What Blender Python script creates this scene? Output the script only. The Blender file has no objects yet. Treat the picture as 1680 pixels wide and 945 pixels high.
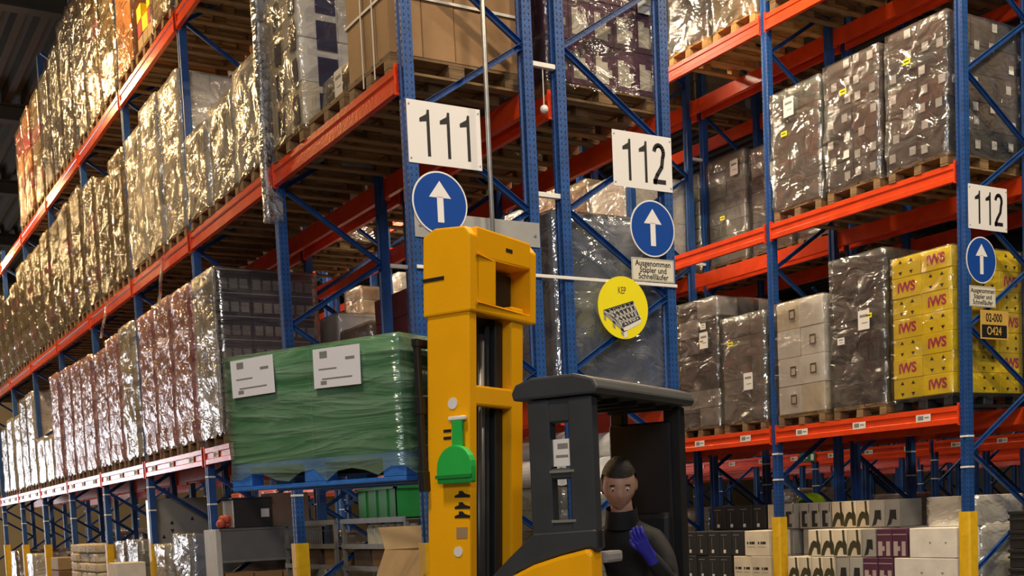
import bpy, bmesh, math, random
from mathutils import Vector, Matrix, noise as mnoise
rnd = random.Random(11)
sc = bpy.context.scene
COL = sc.collection
R_ = math.radians

# ------------------------------------------------------------------ camera
cam = bpy.data.cameras.new('camera'); camo = bpy.data.objects.new('camera', cam); COL.objects.link(camo)
cF = Vector((0.51062092, 0.85618322, -0.07884522)); cR = Vector((0.85612957, -0.51476634, -0.04536279)); cU = Vector((0.07942572, 0.04433853, 0.99585423))
m = Matrix.Identity(4)
for i in range(3):
    m[i][0] = cR[i]; m[i][1] = cU[i]; m[i][2] = -cF[i]
m.translation = Vector((-4.276, -8.407, 1.65))
camo.matrix_world = m
cam.sensor_width = 36.0; cam.lens = 1926.1 / 1680 * 36.0
cam.shift_y = (995.28 - 472.5) / 1680
cam.clip_end = 300
sc.camera = camo
sc.view_settings.view_transform = 'Standard'; sc.view_settings.look = 'None'
sc.view_settings.exposure = 0.0; sc.view_settings.gamma = 1.0
sc.view_settings.use_curve_mapping = False
# ------------------------------------------------------------------ world + large lights
w = bpy.data.worlds.new('world'); sc.world = w; w.use_nodes = True
w.node_tree.nodes['Background'].inputs[0].default_value = (0.75, 0.82, 1.0, 1)
w.node_tree.nodes['Background'].inputs[1].default_value = 0.02

def area(name, loc, target, sx, sy, power, col):
    l = bpy.data.lights.new(name, 'AREA'); l.shape = 'RECTANGLE'; l.size = sx; l.size_y = sy
    l.energy = power; l.color = col
    o = bpy.data.objects.new(name, l); COL.objects.link(o); o.location = loc
    o.rotation_euler = (Vector(target) - Vector(loc)).to_track_quat('-Z', 'Y').to_euler()
    return o
WARM = (1.0, 0.64, 0.28); NEUT = (1.0, 0.80, 0.55); COOL = (0.95, 0.94, 1.0)
for yy, pw in ((8.0, 520), (16.5, 620), (25.0, 260), (33.5, 420)):
    area('aisle_lamp', (-2.6, yy, 10.6), (-2.6, yy, 0), 0.30, 1.5, pw, WARM)
for yy in (1.5, 7.5, 13.5, 19.5):
    area('aisle_lamp', (4.4, yy, 9.6), (4.4, yy, 0), 0.30, 1.5, 420, NEUT)
for xx in (-5.5, 1.0, 7.5):
    area('cross_aisle_lamp', (xx, -5.2, 10.6), (xx, -5.2, 0), 1.5, 0.30, 620, NEUT)
for xx in (11.1, 17.7):
    area('aisle_lamp', (xx, 9.0, 10.6), (xx, 9.0, 0), 0.30, 6.0, 250, NEUT)
area('gate_daylight', (-6.0, 39.5, 3.0), (-5.0, 0.0, 2.6), 6.0, 5.5, 850, COOL)      # open gate at the far end of the aisle
area('front_fill', (-11.0, -18.0, 8.2), (1.0, 0.0, 3.0), 9.0, 2.4, 900, COOL)     # added cool fill high behind the camera for rack ends, signs and green load

# ------------------------------------------------------------------ materials
MATS = {}
def nodes_of(name):
    mt = bpy.data.materials.new(name); mt.use_nodes = True
    nt = mt.node_tree; b = nt.nodes['Principled BSDF']
    return mt, nt, b
def M(name, col, rough=0.5, metal=0.0, var=0.12, scale=6.0, bump=0.0, bscale=40.0, objvar=0.0, stretch=(1, 1, 1), emit=0.0, spec=0.5):
    if name in MATS: return MATS[name]
    mt, nt, b = nodes_of(name); N = nt.nodes; L = nt.links
    tc = N.new('ShaderNodeTexCoord'); mp = N.new('ShaderNodeMapping'); mp.inputs['Scale'].default_value = stretch
    L.new(tc.outputs['Object'], mp.inputs[0])
    nz = N.new('ShaderNodeTexNoise'); nz.inputs['Scale'].default_value = scale; nz.inputs['Detail'].default_value = 5
    L.new(mp.outputs[0], nz.inputs['Vector'])
    cr = N.new('ShaderNodeMapRange'); cr.inputs[1].default_value = 0.25; cr.inputs[2].default_value = 0.75
    cr.inputs[3].default_value = 1 - var; cr.inputs[4].default_value = 1 + var
    L.new(nz.outputs['Fac'], cr.inputs[0])
    hsv = N.new('ShaderNodeHueSaturation'); hsv.inputs['Color'].default_value = (*col, 1)
    if objvar:
        oi = N.new('ShaderNodeObjectInfo'); mr = N.new('ShaderNodeMapRange')
        mr.inputs[3].default_value = 1 - objvar; mr.inputs[4].default_value = 1 + objvar
        L.new(oi.outputs['Random'], mr.inputs[0])
        mu = N.new('ShaderNodeMath'); mu.operation = 'MULTIPLY'; L.new(cr.outputs[0], mu.inputs[0]); L.new(mr.outputs[0], mu.inputs[1])
        L.new(mu.outputs[0], hsv.inputs['Value'])
    else:
        L.new(cr.outputs[0], hsv.inputs['Value'])
    L.new(hsv.outputs[0], b.inputs['Base Color'])
    b.inputs['Roughness'].default_value = rough; b.inputs['Metallic'].default_value = metal
    b.inputs['Specular IOR Level'].default_value = spec
    if bump:
        n2 = N.new('ShaderNodeTexNoise'); n2.inputs['Scale'].default_value = bscale; n2.inputs['Detail'].default_value = 3
        L.new(mp.outputs[0], n2.inputs['Vector'])
        bp = N.new('ShaderNodeBump'); bp.inputs['Strength'].default_value = bump; bp.inputs['Distance'].default_value = 0.02
        L.new(n2.outputs['Fac'], bp.inputs['Height']); L.new(bp.outputs[0], b.inputs['Normal'])
    if emit:
        b.inputs['Emission Color'].default_value = (*col, 1); b.inputs['Emission Strength'].default_value = emit
    MATS[name] = mt; return mt

def film_mat(name, tint, milk=0.25, gloss=0.3, rough=0.16, bump=0.9, scale=7.0):
    """wrinkled stretch film: part see-through, part milky, crumpled gloss"""
    if name in MATS: return MATS[name]
    mt = bpy.data.materials.new(name); mt.use_nodes = True; nt = mt.node_tree; N = nt.nodes; L = nt.links
    for n in list(N): N.remove(n)
    out = N.new('ShaderNodeOutputMaterial')
    tc = N.new('ShaderNodeTexCoord'); mp = N.new('ShaderNodeMapping'); mp.inputs['Scale'].default_value = (1.0, 1.0, 1.5)
    mp.inputs['Rotation'].default_value = (0.5, 0.4, 0.3)
    L.new(tc.outputs['Object'], mp.inputs[0])
    nz = N.new('ShaderNodeTexNoise'); nz.inputs['Scale'].default_value = scale*.6; nz.inputs['Detail'].default_value = 4; nz.inputs['Distortion'].default_value = 1.0
    L.new(mp.outputs[0], nz.inputs['Vector'])
    rg = N.new('ShaderNodeTexNoise'); rg.noise_type = 'RIDGED_MULTIFRACTAL'; rg.inputs['Scale'].default_value = scale*.55; rg.inputs['Detail'].default_value = 3; rg.inputs['Distortion'].default_value = .5
    L.new(mp.outputs[0], rg.inputs['Vector'])
    ad = N.new('ShaderNodeMath'); ad.operation = 'MULTIPLY_ADD'; ad.inputs[1].default_value = .5; L.new(rg.outputs['Fac'], ad.inputs[0]); L.new(nz.outputs['Fac'], ad.inputs[2])
    bp = N.new('ShaderNodeBump'); bp.inputs['Strength'].default_value = bump; bp.inputs['Distance'].default_value = 0.09
    L.new(ad.outputs[0], bp.inputs['Height'])
    gl = N.new('ShaderNodeBsdfGlossy'); gl.inputs['Roughness'].default_value = rough; gl.inputs['Color'].default_value = (0.95, 0.95, 0.95, 1)
    L.new(bp.outputs[0], gl.inputs['Normal'])
    df = N.new('ShaderNodeBsdfDiffuse'); df.inputs['Color'].default_value = (*tint, 1); L.new(bp.outputs[0], df.inputs['Normal'])
    tr = N.new('ShaderNodeBsdfTransparent'); tr.inputs['Color'].default_value = (0.97, 0.97, 0.97, 1)
    r1 = N.new('ShaderNodeMapRange'); r1.inputs[1].default_value = 0.35; r1.inputs[2].default_value = 0.7
    r1.inputs[3].default_value = milk * 0.4; r1.inputs[4].default_value = min(1.0, milk * 1.7)
    L.new(nz.outputs['Fac'], r1.inputs[0])
    m1 = N.new('ShaderNodeMixShader'); L.new(r1.outputs[0], m1.inputs[0]); L.new(tr.outputs[0], m1.inputs[1]); L.new(df.outputs[0], m1.inputs[2])
    fr = N.new('ShaderNodeFresnel'); fr.inputs['IOR'].default_value = 1.4; L.new(bp.outputs[0], fr.inputs['Normal'])
    ma = N.new('ShaderNodeMath'); ma.operation = 'MULTIPLY_ADD'; ma.inputs[1].default_value = 0.6; ma.inputs[2].default_value = gloss; ma.use_clamp = True
    L.new(fr.outputs[0], ma.inputs[0])
    m2 = N.new('ShaderNodeMixShader'); L.new(ma.outputs[0], m2.inputs[0]); L.new(m1.outputs[0], m2.inputs[1]); L.new(gl.outputs[0], m2.inputs[2])
    L.new(m2.outputs[0], out.inputs[0])
    MATS[name] = mt; return mt

BLUE = M('rack_blue', (0.014, 0.075, 0.28), 0.42, 0.0, 0.22, 9, 0.15, 60)
ORANGE = M('beam_orange', (0.76, 0.065, 0.012), 0.24, 0, 0.14, 5, 0.1, 30)
YEL = M('guard_yellow', (0.85, 0.52, 0.015), 0.45, 0, 0.12, 12)
GALV = M('galvanised', (0.42, 0.43, 0.43), 0.38, 0.7, 0.15, 14)
WHITEP = M('white_paint', (0.82, 0.82, 0.80), 0.4, 0, 0.05, 8)
SIGNW = M('sign_white', (0.84, 0.84, 0.87), 0.28, 0, 0.02, 3)
SIGNB = M('sign_blue', (0.012, 0.07, 0.36), 0.3, 0, 0.03, 3)
INK = M('ink_black', (0.012, 0.012, 0.014), 0.5, 0, 0.05, 5)
INKG = M('ink_grey', (0.22, 0.22, 0.22), 0.6, 0, 0.1, 60)
CREAMS = M('sign_cream', (0.72, 0.70, 0.60), 0.4, 0, 0.03, 4)
SIGNY = M('sign_yellow', (0.90, 0.80, 0.02), 0.35, 0, 0.03, 4)
WOOD = M('pallet_wood', (0.22, 0.135, 0.06), 0.75, 0, 0.35, 6, 0.3, 40, 0.25, (1, 6, 6))
WOODN = M('pallet_wood_new', (0.62, 0.36, 0.12), 0.7, 0, 0.22, 6, 0.3, 40, 0.12, (1, 6, 6))
PLBLK = M('plastic_black', (0.02, 0.022, 0.026), 0.45, 0, 0.2, 9)
PLBLU = M('pallet_blue', (0.03, 0.16, 0.55), 0.5, 0, 0.22, 8, 0.2, 40, 0.08)
STRAP = M('strap_white', (0.72, 0.70, 0.64), 0.4, 0, 0.05, 6)
TAPE = M('tape_brown', (0.36, 0.25, 0.14), 0.3, 0, 0.05, 6)
CM = {}
def cm(n, c, rough=0.65, var=0.12, ov=0.15, bump=0.08): CM[n] = M('carton_' + n, c, rough, 0, var, 5, bump, 25, ov)
cm('kraft', (0.29, 0.165, 0.072)); cm('tan', (0.42, 0.30, 0.16)); cm('pink', (0.58, 0.19, 0.22)); cm('red', (0.42, 0.04, 0.05)); cm('maroon', (0.20, 0.035, 0.05))
cm('white', (0.80, 0.77, 0.70)); cm('cream', (0.70, 0.62, 0.47)); cm('grey', (0.36, 0.35, 0.32)); cm('greygreen', (0.27, 0.28, 0.21)); cm('dark', (0.045, 0.042, 0.04))
cm('black', (0.018, 0.018, 0.02)); cm('brown', (0.13, 0.09, 0.07)); cm('lilac', (0.15, 0.115, 0.115)); cm('purple', (0.09, 0.025, 0.06), 0.5); cm('yellow', (0.93, 0.70, 0.006), 0.5, 0.06, 0.05)
cm('orange', (0.56, 0.24, 0.07)); cm('steel', (0.40, 0.44, 0.51), 0.4); cm('gold', (0.34, 0.24, 0.11)); cm('green', (0.012, 0.20, 0.05), 0.5, 0.12, 0.04); cm('bluegrey', (0.05, 0.055, 0.085), 0.4)
FILM = film_mat('film_clear', (0.80, 0.78, 0.72), 0.07, 0.15, .14, .9, 4.5)
FILMG = film_mat('film_gold', (0.80, 0.70, 0.50), 0.08, 0.26, 0.17, 0.85, 3.6)
FILMP = film_mat('film_pink', (0.88, 0.56, 0.58), 0.30, 0.18, 0.14, 1.0, 5.5)
FILMS = film_mat('film_silver', (0.70, 0.72, 0.74), 0.07, 0.26, 0.14, 0.9, 4)
FILMW = film_mat('film_milky', (0.88, 0.86, 0.80), 0.30, 0.20, 0.16, 0.85, 4)
FILMD = film_mat('film_thin', (0.70, 0.66, 0.55), 0.03, 0.05, 0.14, 0.85, 4.5)

# ------------------------------------------------------------------ mesh helpers
class MB:
    def __init__(s): s.v = []; s.f = []; s.mi = []
    def quad(s, a, b, c, d, mi=0):
        n = len(s.v); s.v += [tuple(a), tuple(b), tuple(c), tuple(d)]; s.f.append((n, n+1, n+2, n+3)); s.mi.append(mi)
    def poly(s, pts, mi=0):
        n = len(s.v); s.v += [tuple(p) for p in pts]; s.f.append(tuple(range(n, n+len(pts)))); s.mi.append(mi)
    def box(s, x0, x1, y0, y1, z0, z1, mi=0):
        n = len(s.v)
        s.v += [(x0,y0,z0),(x1,y0,z0),(x1,y1,z0),(x0,y1,z0),(x0,y0,z1),(x1,y0,z1),(x1,y1,z1),(x0,y1,z1)]
        for q in ((0,3,2,1),(4,5,6,7),(0,1,5,4),(1,2,6,5),(2,3,7,6),(3,0,4,7)):
            s.f.append(tuple(n+i for i in q)); s.mi.append(mi)
        return s
    def bar(s, a, b, wd, ht, up=(0,0,1), mi=0):
        a = Vector(a); b = Vector(b); d = (b-a).normalized(); up = Vector(up)
        if abs(d.dot(up)) > .99: up = Vector((1,0,0))
        sd = d.cross(up).normalized(); u2 = sd.cross(d).normalized()
        n = len(s.v)
        for p in (a, b):
            for (i, j) in ((-1,-1),(1,-1),(1,1),(-1,1)):
                s.v.append(tuple(p + sd*(i*wd/2) + u2*(j*ht/2)))
        for q in ((0,3,2,1),(4,5,6,7),(0,1,5,4),(1,2,6,5),(2,3,7,6),(3,0,4,7)):
            s.f.append(tuple(n+i for i in q)); s.mi.append(mi)
        return s
    def cyl(s, a, b, r0, r1=None, seg=16, caps=True, mi=0):
        r1 = r0 if r1 is None else r1
        a = Vector(a); b = Vector(b); d = (b-a).normalized()
        up = Vector((0,0,1)) if abs(d.z) < .9 else Vector((1,0,0))
        sd = d.cross(up).normalized(); u2 = sd.cross(d)
        n = len(s.v)
        for p, r in ((a, r0), (b, r1)):
            for k in range(seg):
                t = 2*math.pi*k/seg; s.v.append(tuple(p + sd*(r*math.cos(t)) + u2*(r*math.sin(t))))
        for k in range(seg):
            k2 = (k+1) % seg; s.f.append((n+k, n+k2, n+seg+k2, n+seg+k)); s.mi.append(mi)
        if caps:
            s.f.append(tuple(n+k for k in range(seg))[::-1]); s.mi.append(mi)
            s.f.append(tuple(n+seg+k for k in range(seg))); s.mi.append(mi)
        return s
    def prism(s, prof, axis, t0, t1, mi=0):
        """extrude a closed 2-D profile along an axis ('x','y','z')"""
        n = len(s.v); k = len(prof)
        for t in (t0, t1):
            for (p, q) in prof:
                s.v.append({'x': (t, p, q), 'y': (p, t, q), 'z': (p, q, t)}[axis])
        for i in range(k):
            j = (i+1) % k; s.f.append((n+i, n+j, n+k+j, n+k+i)); s.mi.append(mi)
        s.f.append(tuple(range(n, n+k))[::-1]); s.mi.append(mi)
        s.f.append(tuple(range(n+k, n+2*k))); s.mi.append(mi)
        return s
    def mesh(s, name, mats, bevel=0, smooth=False, seg=1):
        me = bpy.data.meshes.new(name); me.from_pydata(s.v, [], s.f); me.update()
        for mm in (mats if isinstance(mats, (list, tuple)) else [mats]): me.materials.append(mm)
        for p, i in zip(me.polygons, s.mi): p.material_index = i
        bm = bmesh.new(); bm.from_mesh(me)
        if bevel:
            bmesh.ops.remove_doubles(bm, verts=bm.verts, dist=1e-5)
        bmesh.ops.recalc_face_normals(bm, faces=bm.faces) if not getattr(s, 'flat', False) else None
        if bevel:
            ed = [e for e in bm.edges if len(e.link_faces) == 2 and e.calc_face_angle(0) > 0.6]
            bmesh.ops.bevel(bm, geom=ed, offset=bevel, segments=seg, profile=0.6, affect='EDGES')
        bm.to_mesh(me); bm.free()
        if smooth:
            for p in me.polygons: p.use_smooth = True
        return me
def obj(name, me, parent=None, loc=(0,0,0), rot=None, kind=None):
    o = bpy.data.objects.new(name, me); COL.objects.link(o)
    if parent is not None: o.parent = parent
    o.location = loc
    if rot is not None: o.rotation_euler = rot
    if kind: o['kind'] = kind
    return o
def empty(name, loc, rz=0.0):
    o = bpy.data.objects.new(name, None); COL.objects.link(o); o.location = loc; o.rotation_euler = (0, 0, rz); o.empty_display_size = 0.2
    return o
def tag(o, label, cat, group=None):
    o['label'] = label; o['category'] = cat
    if group: o['group'] = group
    return o
def struct(name, me, loc=(0,0,0)):
    o = obj(name, me, None, loc); o['kind'] = 'structure'; return o
CACHE = {}
def cached(key, fn):
    if key not in CACHE: CACHE[key] = fn()
    return CACHE[key]
def carton_mesh(dx, dy, dz, mat, bev=0.006):
    k = ('c', round(dx, 3), round(dy, 3), round(dz, 3), mat.name)
    return cached(k, lambda: MB().box(-dx/2, dx/2, -dy/2, dy/2, 0, dz).mesh('carton', mat, bev))
def text_mesh(body, size, mat, sx=1.0, bold=0.0, spacing=1.0):
    def mk():
        cu = bpy.data.curves.new('lettering', 'FONT'); cu.body = body; cu.size = size; cu.align_x = 'CENTER'; cu.align_y = 'CENTER'
        cu.offset = bold; cu.space_line = 1.0; cu.space_character = spacing; cu.resolution_u = 3
        t = bpy.data.objects.new('lettering', cu); COL.objects.link(t)
        dg = bpy.context.evaluated_depsgraph_get(); me = bpy.data.meshes.new_from_object(t.evaluated_get(dg))
        bpy.data.objects.remove(t); bpy.data.curves.remove(cu)
        for v in me.vertices: v.co.x *= sx
        me.materials.clear(); me.materials.append(mat)
        return me
    return cached(('t', body, size, mat.name, sx, bold), mk)
FACE_NY = (R_(90), 0, 0)            # print facing -y
FACE_NX = (R_(90), 0, R_(-90))      # print facing -x
ORD = ['first', 'second', 'third', 'fourth', 'fifth', 'sixth', 'seventh', 'eighth', 'ninth', 'tenth', 'eleventh', 'twelfth', 'thirteenth', 'fourteenth', 'fifteenth', 'sixteenth']

# ------------------------------------------------------------------ building shell
BAY = 2.887; DEP = 1.10
XA, XB, XC, XD = 0.0, 1.417, 6.55, 7.967
ZL = (2.50, 5.05, 7.61)          # beam centre heights
BH = 0.19                        # beam height
CONC = M('concrete', (0.10, 0.097, 0.09), 0.4, 0, 0.2, 1.5, 0.1, 20)
CEIL = M('ceiling_steel', (0.055, 0.05, 0.035), 0.6, 0.0, 0.2, 2)
WALLM = M('wall_cream', (0.42, 0.36, 0.24), 0.7, 0, 0.08, 1.2)
struct('floor', MB().box(-20, 46, -26, 42, -0.3, 0).mesh('floor', CONC))
cb = MB()
prof = []
x = -20.0
while x < 46:                     # trapezoidal roof sheeting, ribs along y
    prof += [(x, 11.30), (x+0.14, 11.30), (x+0.20, 11.14), (x+0.34, 11.14)]
    x += 0.40
prof += [(46, 11.30), (46, 11.5), (-20, 11.5)]
ceil_o = struct('ceiling', cb.prism(prof, 'y', -26, 42).mesh('ceiling', CEIL))
for k, yy in enumerate(range(-4, 42, 6)):
    g = MB().box(-20, 46, yy-0.14, yy+0.14, 10.78, 10.82).box(-20, 46, yy-0.02, yy+0.02, 10.82, 11.12).box(-20, 46, yy-0.14, yy+0.14, 11.10, 11.14)
    obj('roof_beam', g.mesh('roof_beam', CEIL), ceil_o)
wb = MB().box(-20, 46, 40, 40.3, 0, 11.3)
struct('wall_back', wb.mesh('wall_back', WALLM))
struct('wall_left', MB().box(-20.3, -20, -26, 42, 0, 11.3).mesh('wall_left', WALLM))
struct('wall_right', MB().box(46, 46.3, -26, 42, 0, 11.3).mesh('wall_right', WALLM))

# ------------------------------------------------------------------ pallet racks
POSTP = [(-.045,-.05),(-.045,-.022),(-.030,-.016),(-.030,.016),(-.045,.022),(-.045,.05),(.045,.05),(.045,.03),(.03,.02),(.03,-.02),(.045,-.03),(.045,-.05)]
def post_mesh(h): return cached(('post', h), lambda: MB().prism(POSTP, 'z', 0.008, h).mesh('upright', BLUE))
FOOT = MB().box(-.075, .075, -.08, .08, 0, .008).mesh('foot_plate', GALV)
def guard_mesh():
    def mk():
        g = MB(); h = 1.45; t = 0.012; a = 0.068
        pr = [(-a, a), (-a, -a+0.02), (-a+0.02, -a), (a, -a), (a, -a+t), (-a+0.026, -a+t), (-a+t, -a+0.026), (-a+t, a)]
        g.prism(pr, 'z', 0.01, h)
        for z in (0.2, 0.7, 1.2):
            g.cyl((-a-0.004, 0.0, z), (-a+0.004, 0.0, z), 0.012, seg=8)
        return g.mesh('post_guard', YEL)
    return cached('guard', mk)
BAND = MB().box(-.049, .049, -.054, .054, -.010, .010).mesh('white_band', WHITEP, 0.002)
def slot_mesh():
    def mk():
        g = MB(); g.flat = True
        z = 1.5
        while z < 7.6:
            for yy in (-.036, .036):
                g.poly([(-.0456, yy+.007, z), (-.0456, yy-.007, z), (-.0456, yy-.004, z+.022), (-.0456, yy+.004, z+.022)])
            for xx in (-.02, .022):
                g.poly([(xx-.006, -.0506, z), (xx+.006, -.0506, z), (xx+.004, -.0506, z+.02), (xx-.004, -.0506, z+.02)])
            z += 0.05
        return g.mesh('slot_row', M('slot_dark', (0.006, 0.012, 0.03), 0.7))
    return cached('slots', mk)
BL = BAY - 0.096
def beam_mesh(side):
    def mk():
        s = side; h = BH/2
        pr = [(0, -h), (.052*s, -h), (.052*s, -h+.055), (.040*s, -h+.065), (.040*s, h-.065), (.052*s, h-.055), (.052*s, h), (0, h)]
        g = MB().prism(pr, 'y', -BL/2, BL/2)
        for e in (-1, 1):
            y0 = e*BL/2
            g.box(min(.002*s, .058*s), max(.002*s, .058*s), min(y0, y0-e*.012), max(y0, y0-e*.012), -h-.02, h+.03)
        return g.mesh('beam', ORANGE)
    return cached(('beam', side), mk)
STICK = M('sticker_white', (0.78, 0.77, 0.74), 0.5, 0, 0.03, 8)
LOCM = cached('loc', lambda: MB().box(-.001, 0, -.10, .10, -.04, .04).box(-.0016, -.001, .0, .075, -.022, .026, 1).box(-.0016, -.001, -.075, -.015, -.004, .010, 1).mesh('location_label', [STICK, INKG]))
BRP = 0.665
def brace_mesh(up):
    def mk():
        a = Vector((0.03, 0, 0)); b = Vector((DEP-0.03, 0, BRP if up else -BRP))
        g = MB(); d = (b-a).normalized(); n = Vector((-d.z, 0, d.x))
        # open channel: web + two lips
        g.bar(a, b, 0.006, 0.045, (0,0,1)); 
        for s in (-1, 1):
            o = n*(s*0.0215) + Vector((0, -0.016, 0)); g.bar(a+o, b+o, 0.032, 0.004, (0,0,1))
        for p in (a, b):
            g.cyl(p+Vector((0,-.036,0)), p+Vector((0,.02,0)), 0.012, seg=8)
        return g.mesh('brace', BLUE)
    return cached(('brace', up), mk)
def rack(name, label, X, bays, bases, guards=True, rear_guards=False, zmax=9.6, levels=(0,1,2), hpost=10.2, near_posts=(), locs=(), first=0, low_from=99):
    root = empty(name, (X, 0, 0)); tag(root, label, 'rack', 'blue and orange pallet racks')
    for k in range(first, bays+1):
        for s, xx in ((0, 0.0), (1, DEP)):
            p = obj('upright', post_mesh(hpost if k < low_from else 8.0), root, (xx, k*BAY, 0), None if s == 0 else (0, 0, math.pi))
            obj('foot_plate', FOOT, p)
            if (s == 0 and guards) or (s == 1 and rear_guards): obj('post_guard', guard_mesh(), p)
            if (s == 0 and guards) or (s == 1 and rear_guards):
                for z in (1.93, 2.26): obj('white_band', BAND, p, (0, 0, z))
            if (s, k) in near_posts:
                sl = obj('slot_row', slot_mesh(), p, kind='stuff')
                if s == 1: sl.rotation_euler = (0, 0, math.pi)
        z = bases[min(k, len(bases)-1)]
        while z < (zmax if k < low_from else 6.6):
            obj('brace', brace_mesh(True), root, (0, k*BAY, z))
            obj('brace', brace_mesh(False), root, (0, k*BAY, z+2*BRP))
            z += 2*BRP
    for k in range(first, bays):
        for l in levels:
            yc = (k+.5)*BAY
            f = obj('beam', beam_mesh(-1), root, (-.02, yc, ZL[l]))
            obj('beam', beam_mesh(1), root, (DEP+.02, yc, ZL[l]))
            if (l in locs):
                for j in (-1, 0, 1): obj('location_label', LOCM, f, (-.0525, j*.93, 0.0))
    return root
ra = rack('pallet_rack', 'blue and orange pallet rack with the 111 sign on its end frame', XA, 9, (.81, .96), True, False, near_posts=((0,0),(0,1),(1,0)), locs=(0,), low_from=6)
rb = rack('pallet_rack', 'blue and orange pallet rack with the round yellow sign on its end frame', XB, 9, (.19, .5), False, True, near_posts=((0,0),(1,0)), locs=(), low_from=4)
rc = rack('pallet_rack', 'blue and orange pallet rack holding the yellow cartons, with small amber location plate', XC, 9, (.77, .62), True, False, near_posts=((0,0),(0,1)), locs=(0,))
rd = rack('pallet_rack', 'blue and orange pallet rack standing back to back behind the yellow cartons', XD, 9, (.4, .9), False, True, locs=())
xf = XD + DEP
for i, nm in enumerate(('first', 'second', 'third')):
    xe = xf + 4.03
    rack('pallet_rack', 'distant pallet rack, front one of the %s row pair beyond the wine cartons' % nm, xe, 8, (.5,), True, False, zmax=4.6, levels=(0, 1), hpost=5.6, locs=(0,) if i == 0 else (), first=0)
    rack('pallet_rack', 'distant pallet rack, rear one of the %s row pair beyond the wine cartons' % nm, xe+DEP+.317, 8, (.9,), False, False, zmax=4.6, levels=(0, 1), hpost=5.6, first=0)
    xf = xe + 2*DEP + .317
# row spacers between back-to-back racks (parts of rack B / D)
for root, x0, in ((rb, -.317), (rd, -.317)):
    for k in (0, 1, 2):
        for z in (2.75, 4.28, 5.33, 6.9):
            obj('row_spacer', cached('spacer', lambda: MB().box(.045, .272, -.02, .02, -.02, .02).mesh('row_spacer', WHITEP, .003)), root, (x0, k*BAY-.02 if k == 0 else k*BAY, z))

# ------------------------------------------------------------------ pallets and pallet loads
def pallet(root, near=True, mat=None, solid=False):
    """1.2 (x) x 0.8 (y) x 0.144 pallet, base centre at the root"""
    mat = mat or WOOD; k = mat.name
    if solid:   # moulded plastic pallet with three runners
        def mk():
            g = MB().box(-.6, .6, -.4, .4, .105, .144)
            for y in (-.34, 0, .34):
                g.box(-.6, .6, y-.06, y+.06, 0, .02)
                for x in (-.52, 0, .52): g.box(x-.08, x+.08, y-.06, y+.06, .02, .105)
            return g.mesh('pallet', mat, .006)
        return obj('pallet', cached(('ps', k), mk), root)
    if not near:
        def mk2():
            g = MB()
            for y in (-.34, 0, .34):
                g.box(-.6, .6, y-.05, y+.05, 0, .022)
                for x in (-.53, 0, .53): g.box(x-.07, x+.07, y-.05, y+.05, .022, .10)
            for x in (-.53, 0, .53): g.box(x-.07, x+.07, -.4, .4, .10, .122)
            for y in (-.33, -.165, 0, .165, .33): g.box(-.6, .6, y-.065, y+.065, .122, .144)
            return g.mesh('pallet', mat)
        return obj('pallet', cached(('pf', k), mk2), root)
    p = obj('pallet', cached(('pn', k), lambda: MB().box(-.6, -.455, -.4, .4, .10, .122).box(-.0725, .0725, -.4, .4, .10, .122).box(.455, .6, -.4, .4, .10, .122).mesh('pallet', mat)), root)
    dk = cached(('pd', k), lambda: MB().box(-.6, .6, -.0715, .0715, 0, .022).mesh('deck_board', mat, .002))
    bb = cached(('pb', k), lambda: MB().box(-.6, .6, -.05, .05, 0, .022).mesh('bottom_board', mat, .002))
    bk = cached(('pk', k), lambda: MB().box(-.0725, .0725, -.05, .05, 0, .078).mesh('block', mat, .004))
    for i in range(5): obj('deck_board', dk, p, (rnd.uniform(-.003, .003), -.3285 + i*.16425, .122))
    for y in (-.35, 0, .35):
        obj('bottom_board', bb, p, (0, y, 0))
        for x in (-.527, 0, .527): obj('block', bk, p, (x + rnd.uniform(-.004, .004), y, .022))
    return p

def film_mesh(dx, dy, h, seed, mat, amp=0.016):
    def mk():
        res = 0.085; nx = max(4, int(dx/res)); ny = max(4, int(dy/res)); nz = max(4, int(h/res))
        bm = bmesh.new(); r2 = random.Random(seed); off = Vector((r2.uniform(0, 50), r2.uniform(0, 50), r2.uniform(0, 50)))
        ring = [(-dx/2 + dx*i/nx, -dy/2) for i in range(nx)] + [(dx/2, -dy/2 + dy*i/ny) for i in range(ny)] + [(dx/2 - dx*i/nx, dy/2) for i in range(nx)] + [(-dx/2, dy/2 - dy*i/ny) for i in range(ny)]
        rows = []
        for j in range(nz+1):
            z = h*j/nz; row = []
            for (x, y) in ring:
                n = mnoise.noise(Vector((x*3, y*3, z*4)) + off) * amp + abs(mnoise.noise(Vector((x*9, y*9, z*7)) + off)) * amp
                d = Vector((x/dx, y/dy)); d = d/max(abs(d.x), abs(d.y))
                fx = math.copysign(1, d.x) if abs(d.x) > .999 else 0; fy = math.copysign(1, d.y) if abs(d.y) > .999 else 0
                row.append(bm.verts.new((x + fx*n, y + fy*n, z + (r2.uniform(-.01, .01) if 0 < j < nz else (r2.uniform(-.05, .02) if j == 0 else 0)))))
            rows.append(row)
        L = len(ring)
        for j in range(nz):
            for i in range(L):
                a = (i+1) % L; bm.faces.new((rows[j][i], rows[j][a], rows[j+1][a], rows[j+1][i]))
        cv = bm.verts.new((0, 0, h+.008))
        for i in range(L): bm.faces.new((rows[nz][i], rows[nz][(i+1) % L], cv))
        me = bpy.data.meshes.new('stretch_film'); bm.to_mesh(me); bm.free()
        for p in me.polygons: p.use_smooth = True
        me.materials.append(mat); return me
    return cached(('film', round(dx, 2), round(dy, 2), round(h, 2), seed, mat.name), mk)

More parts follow.
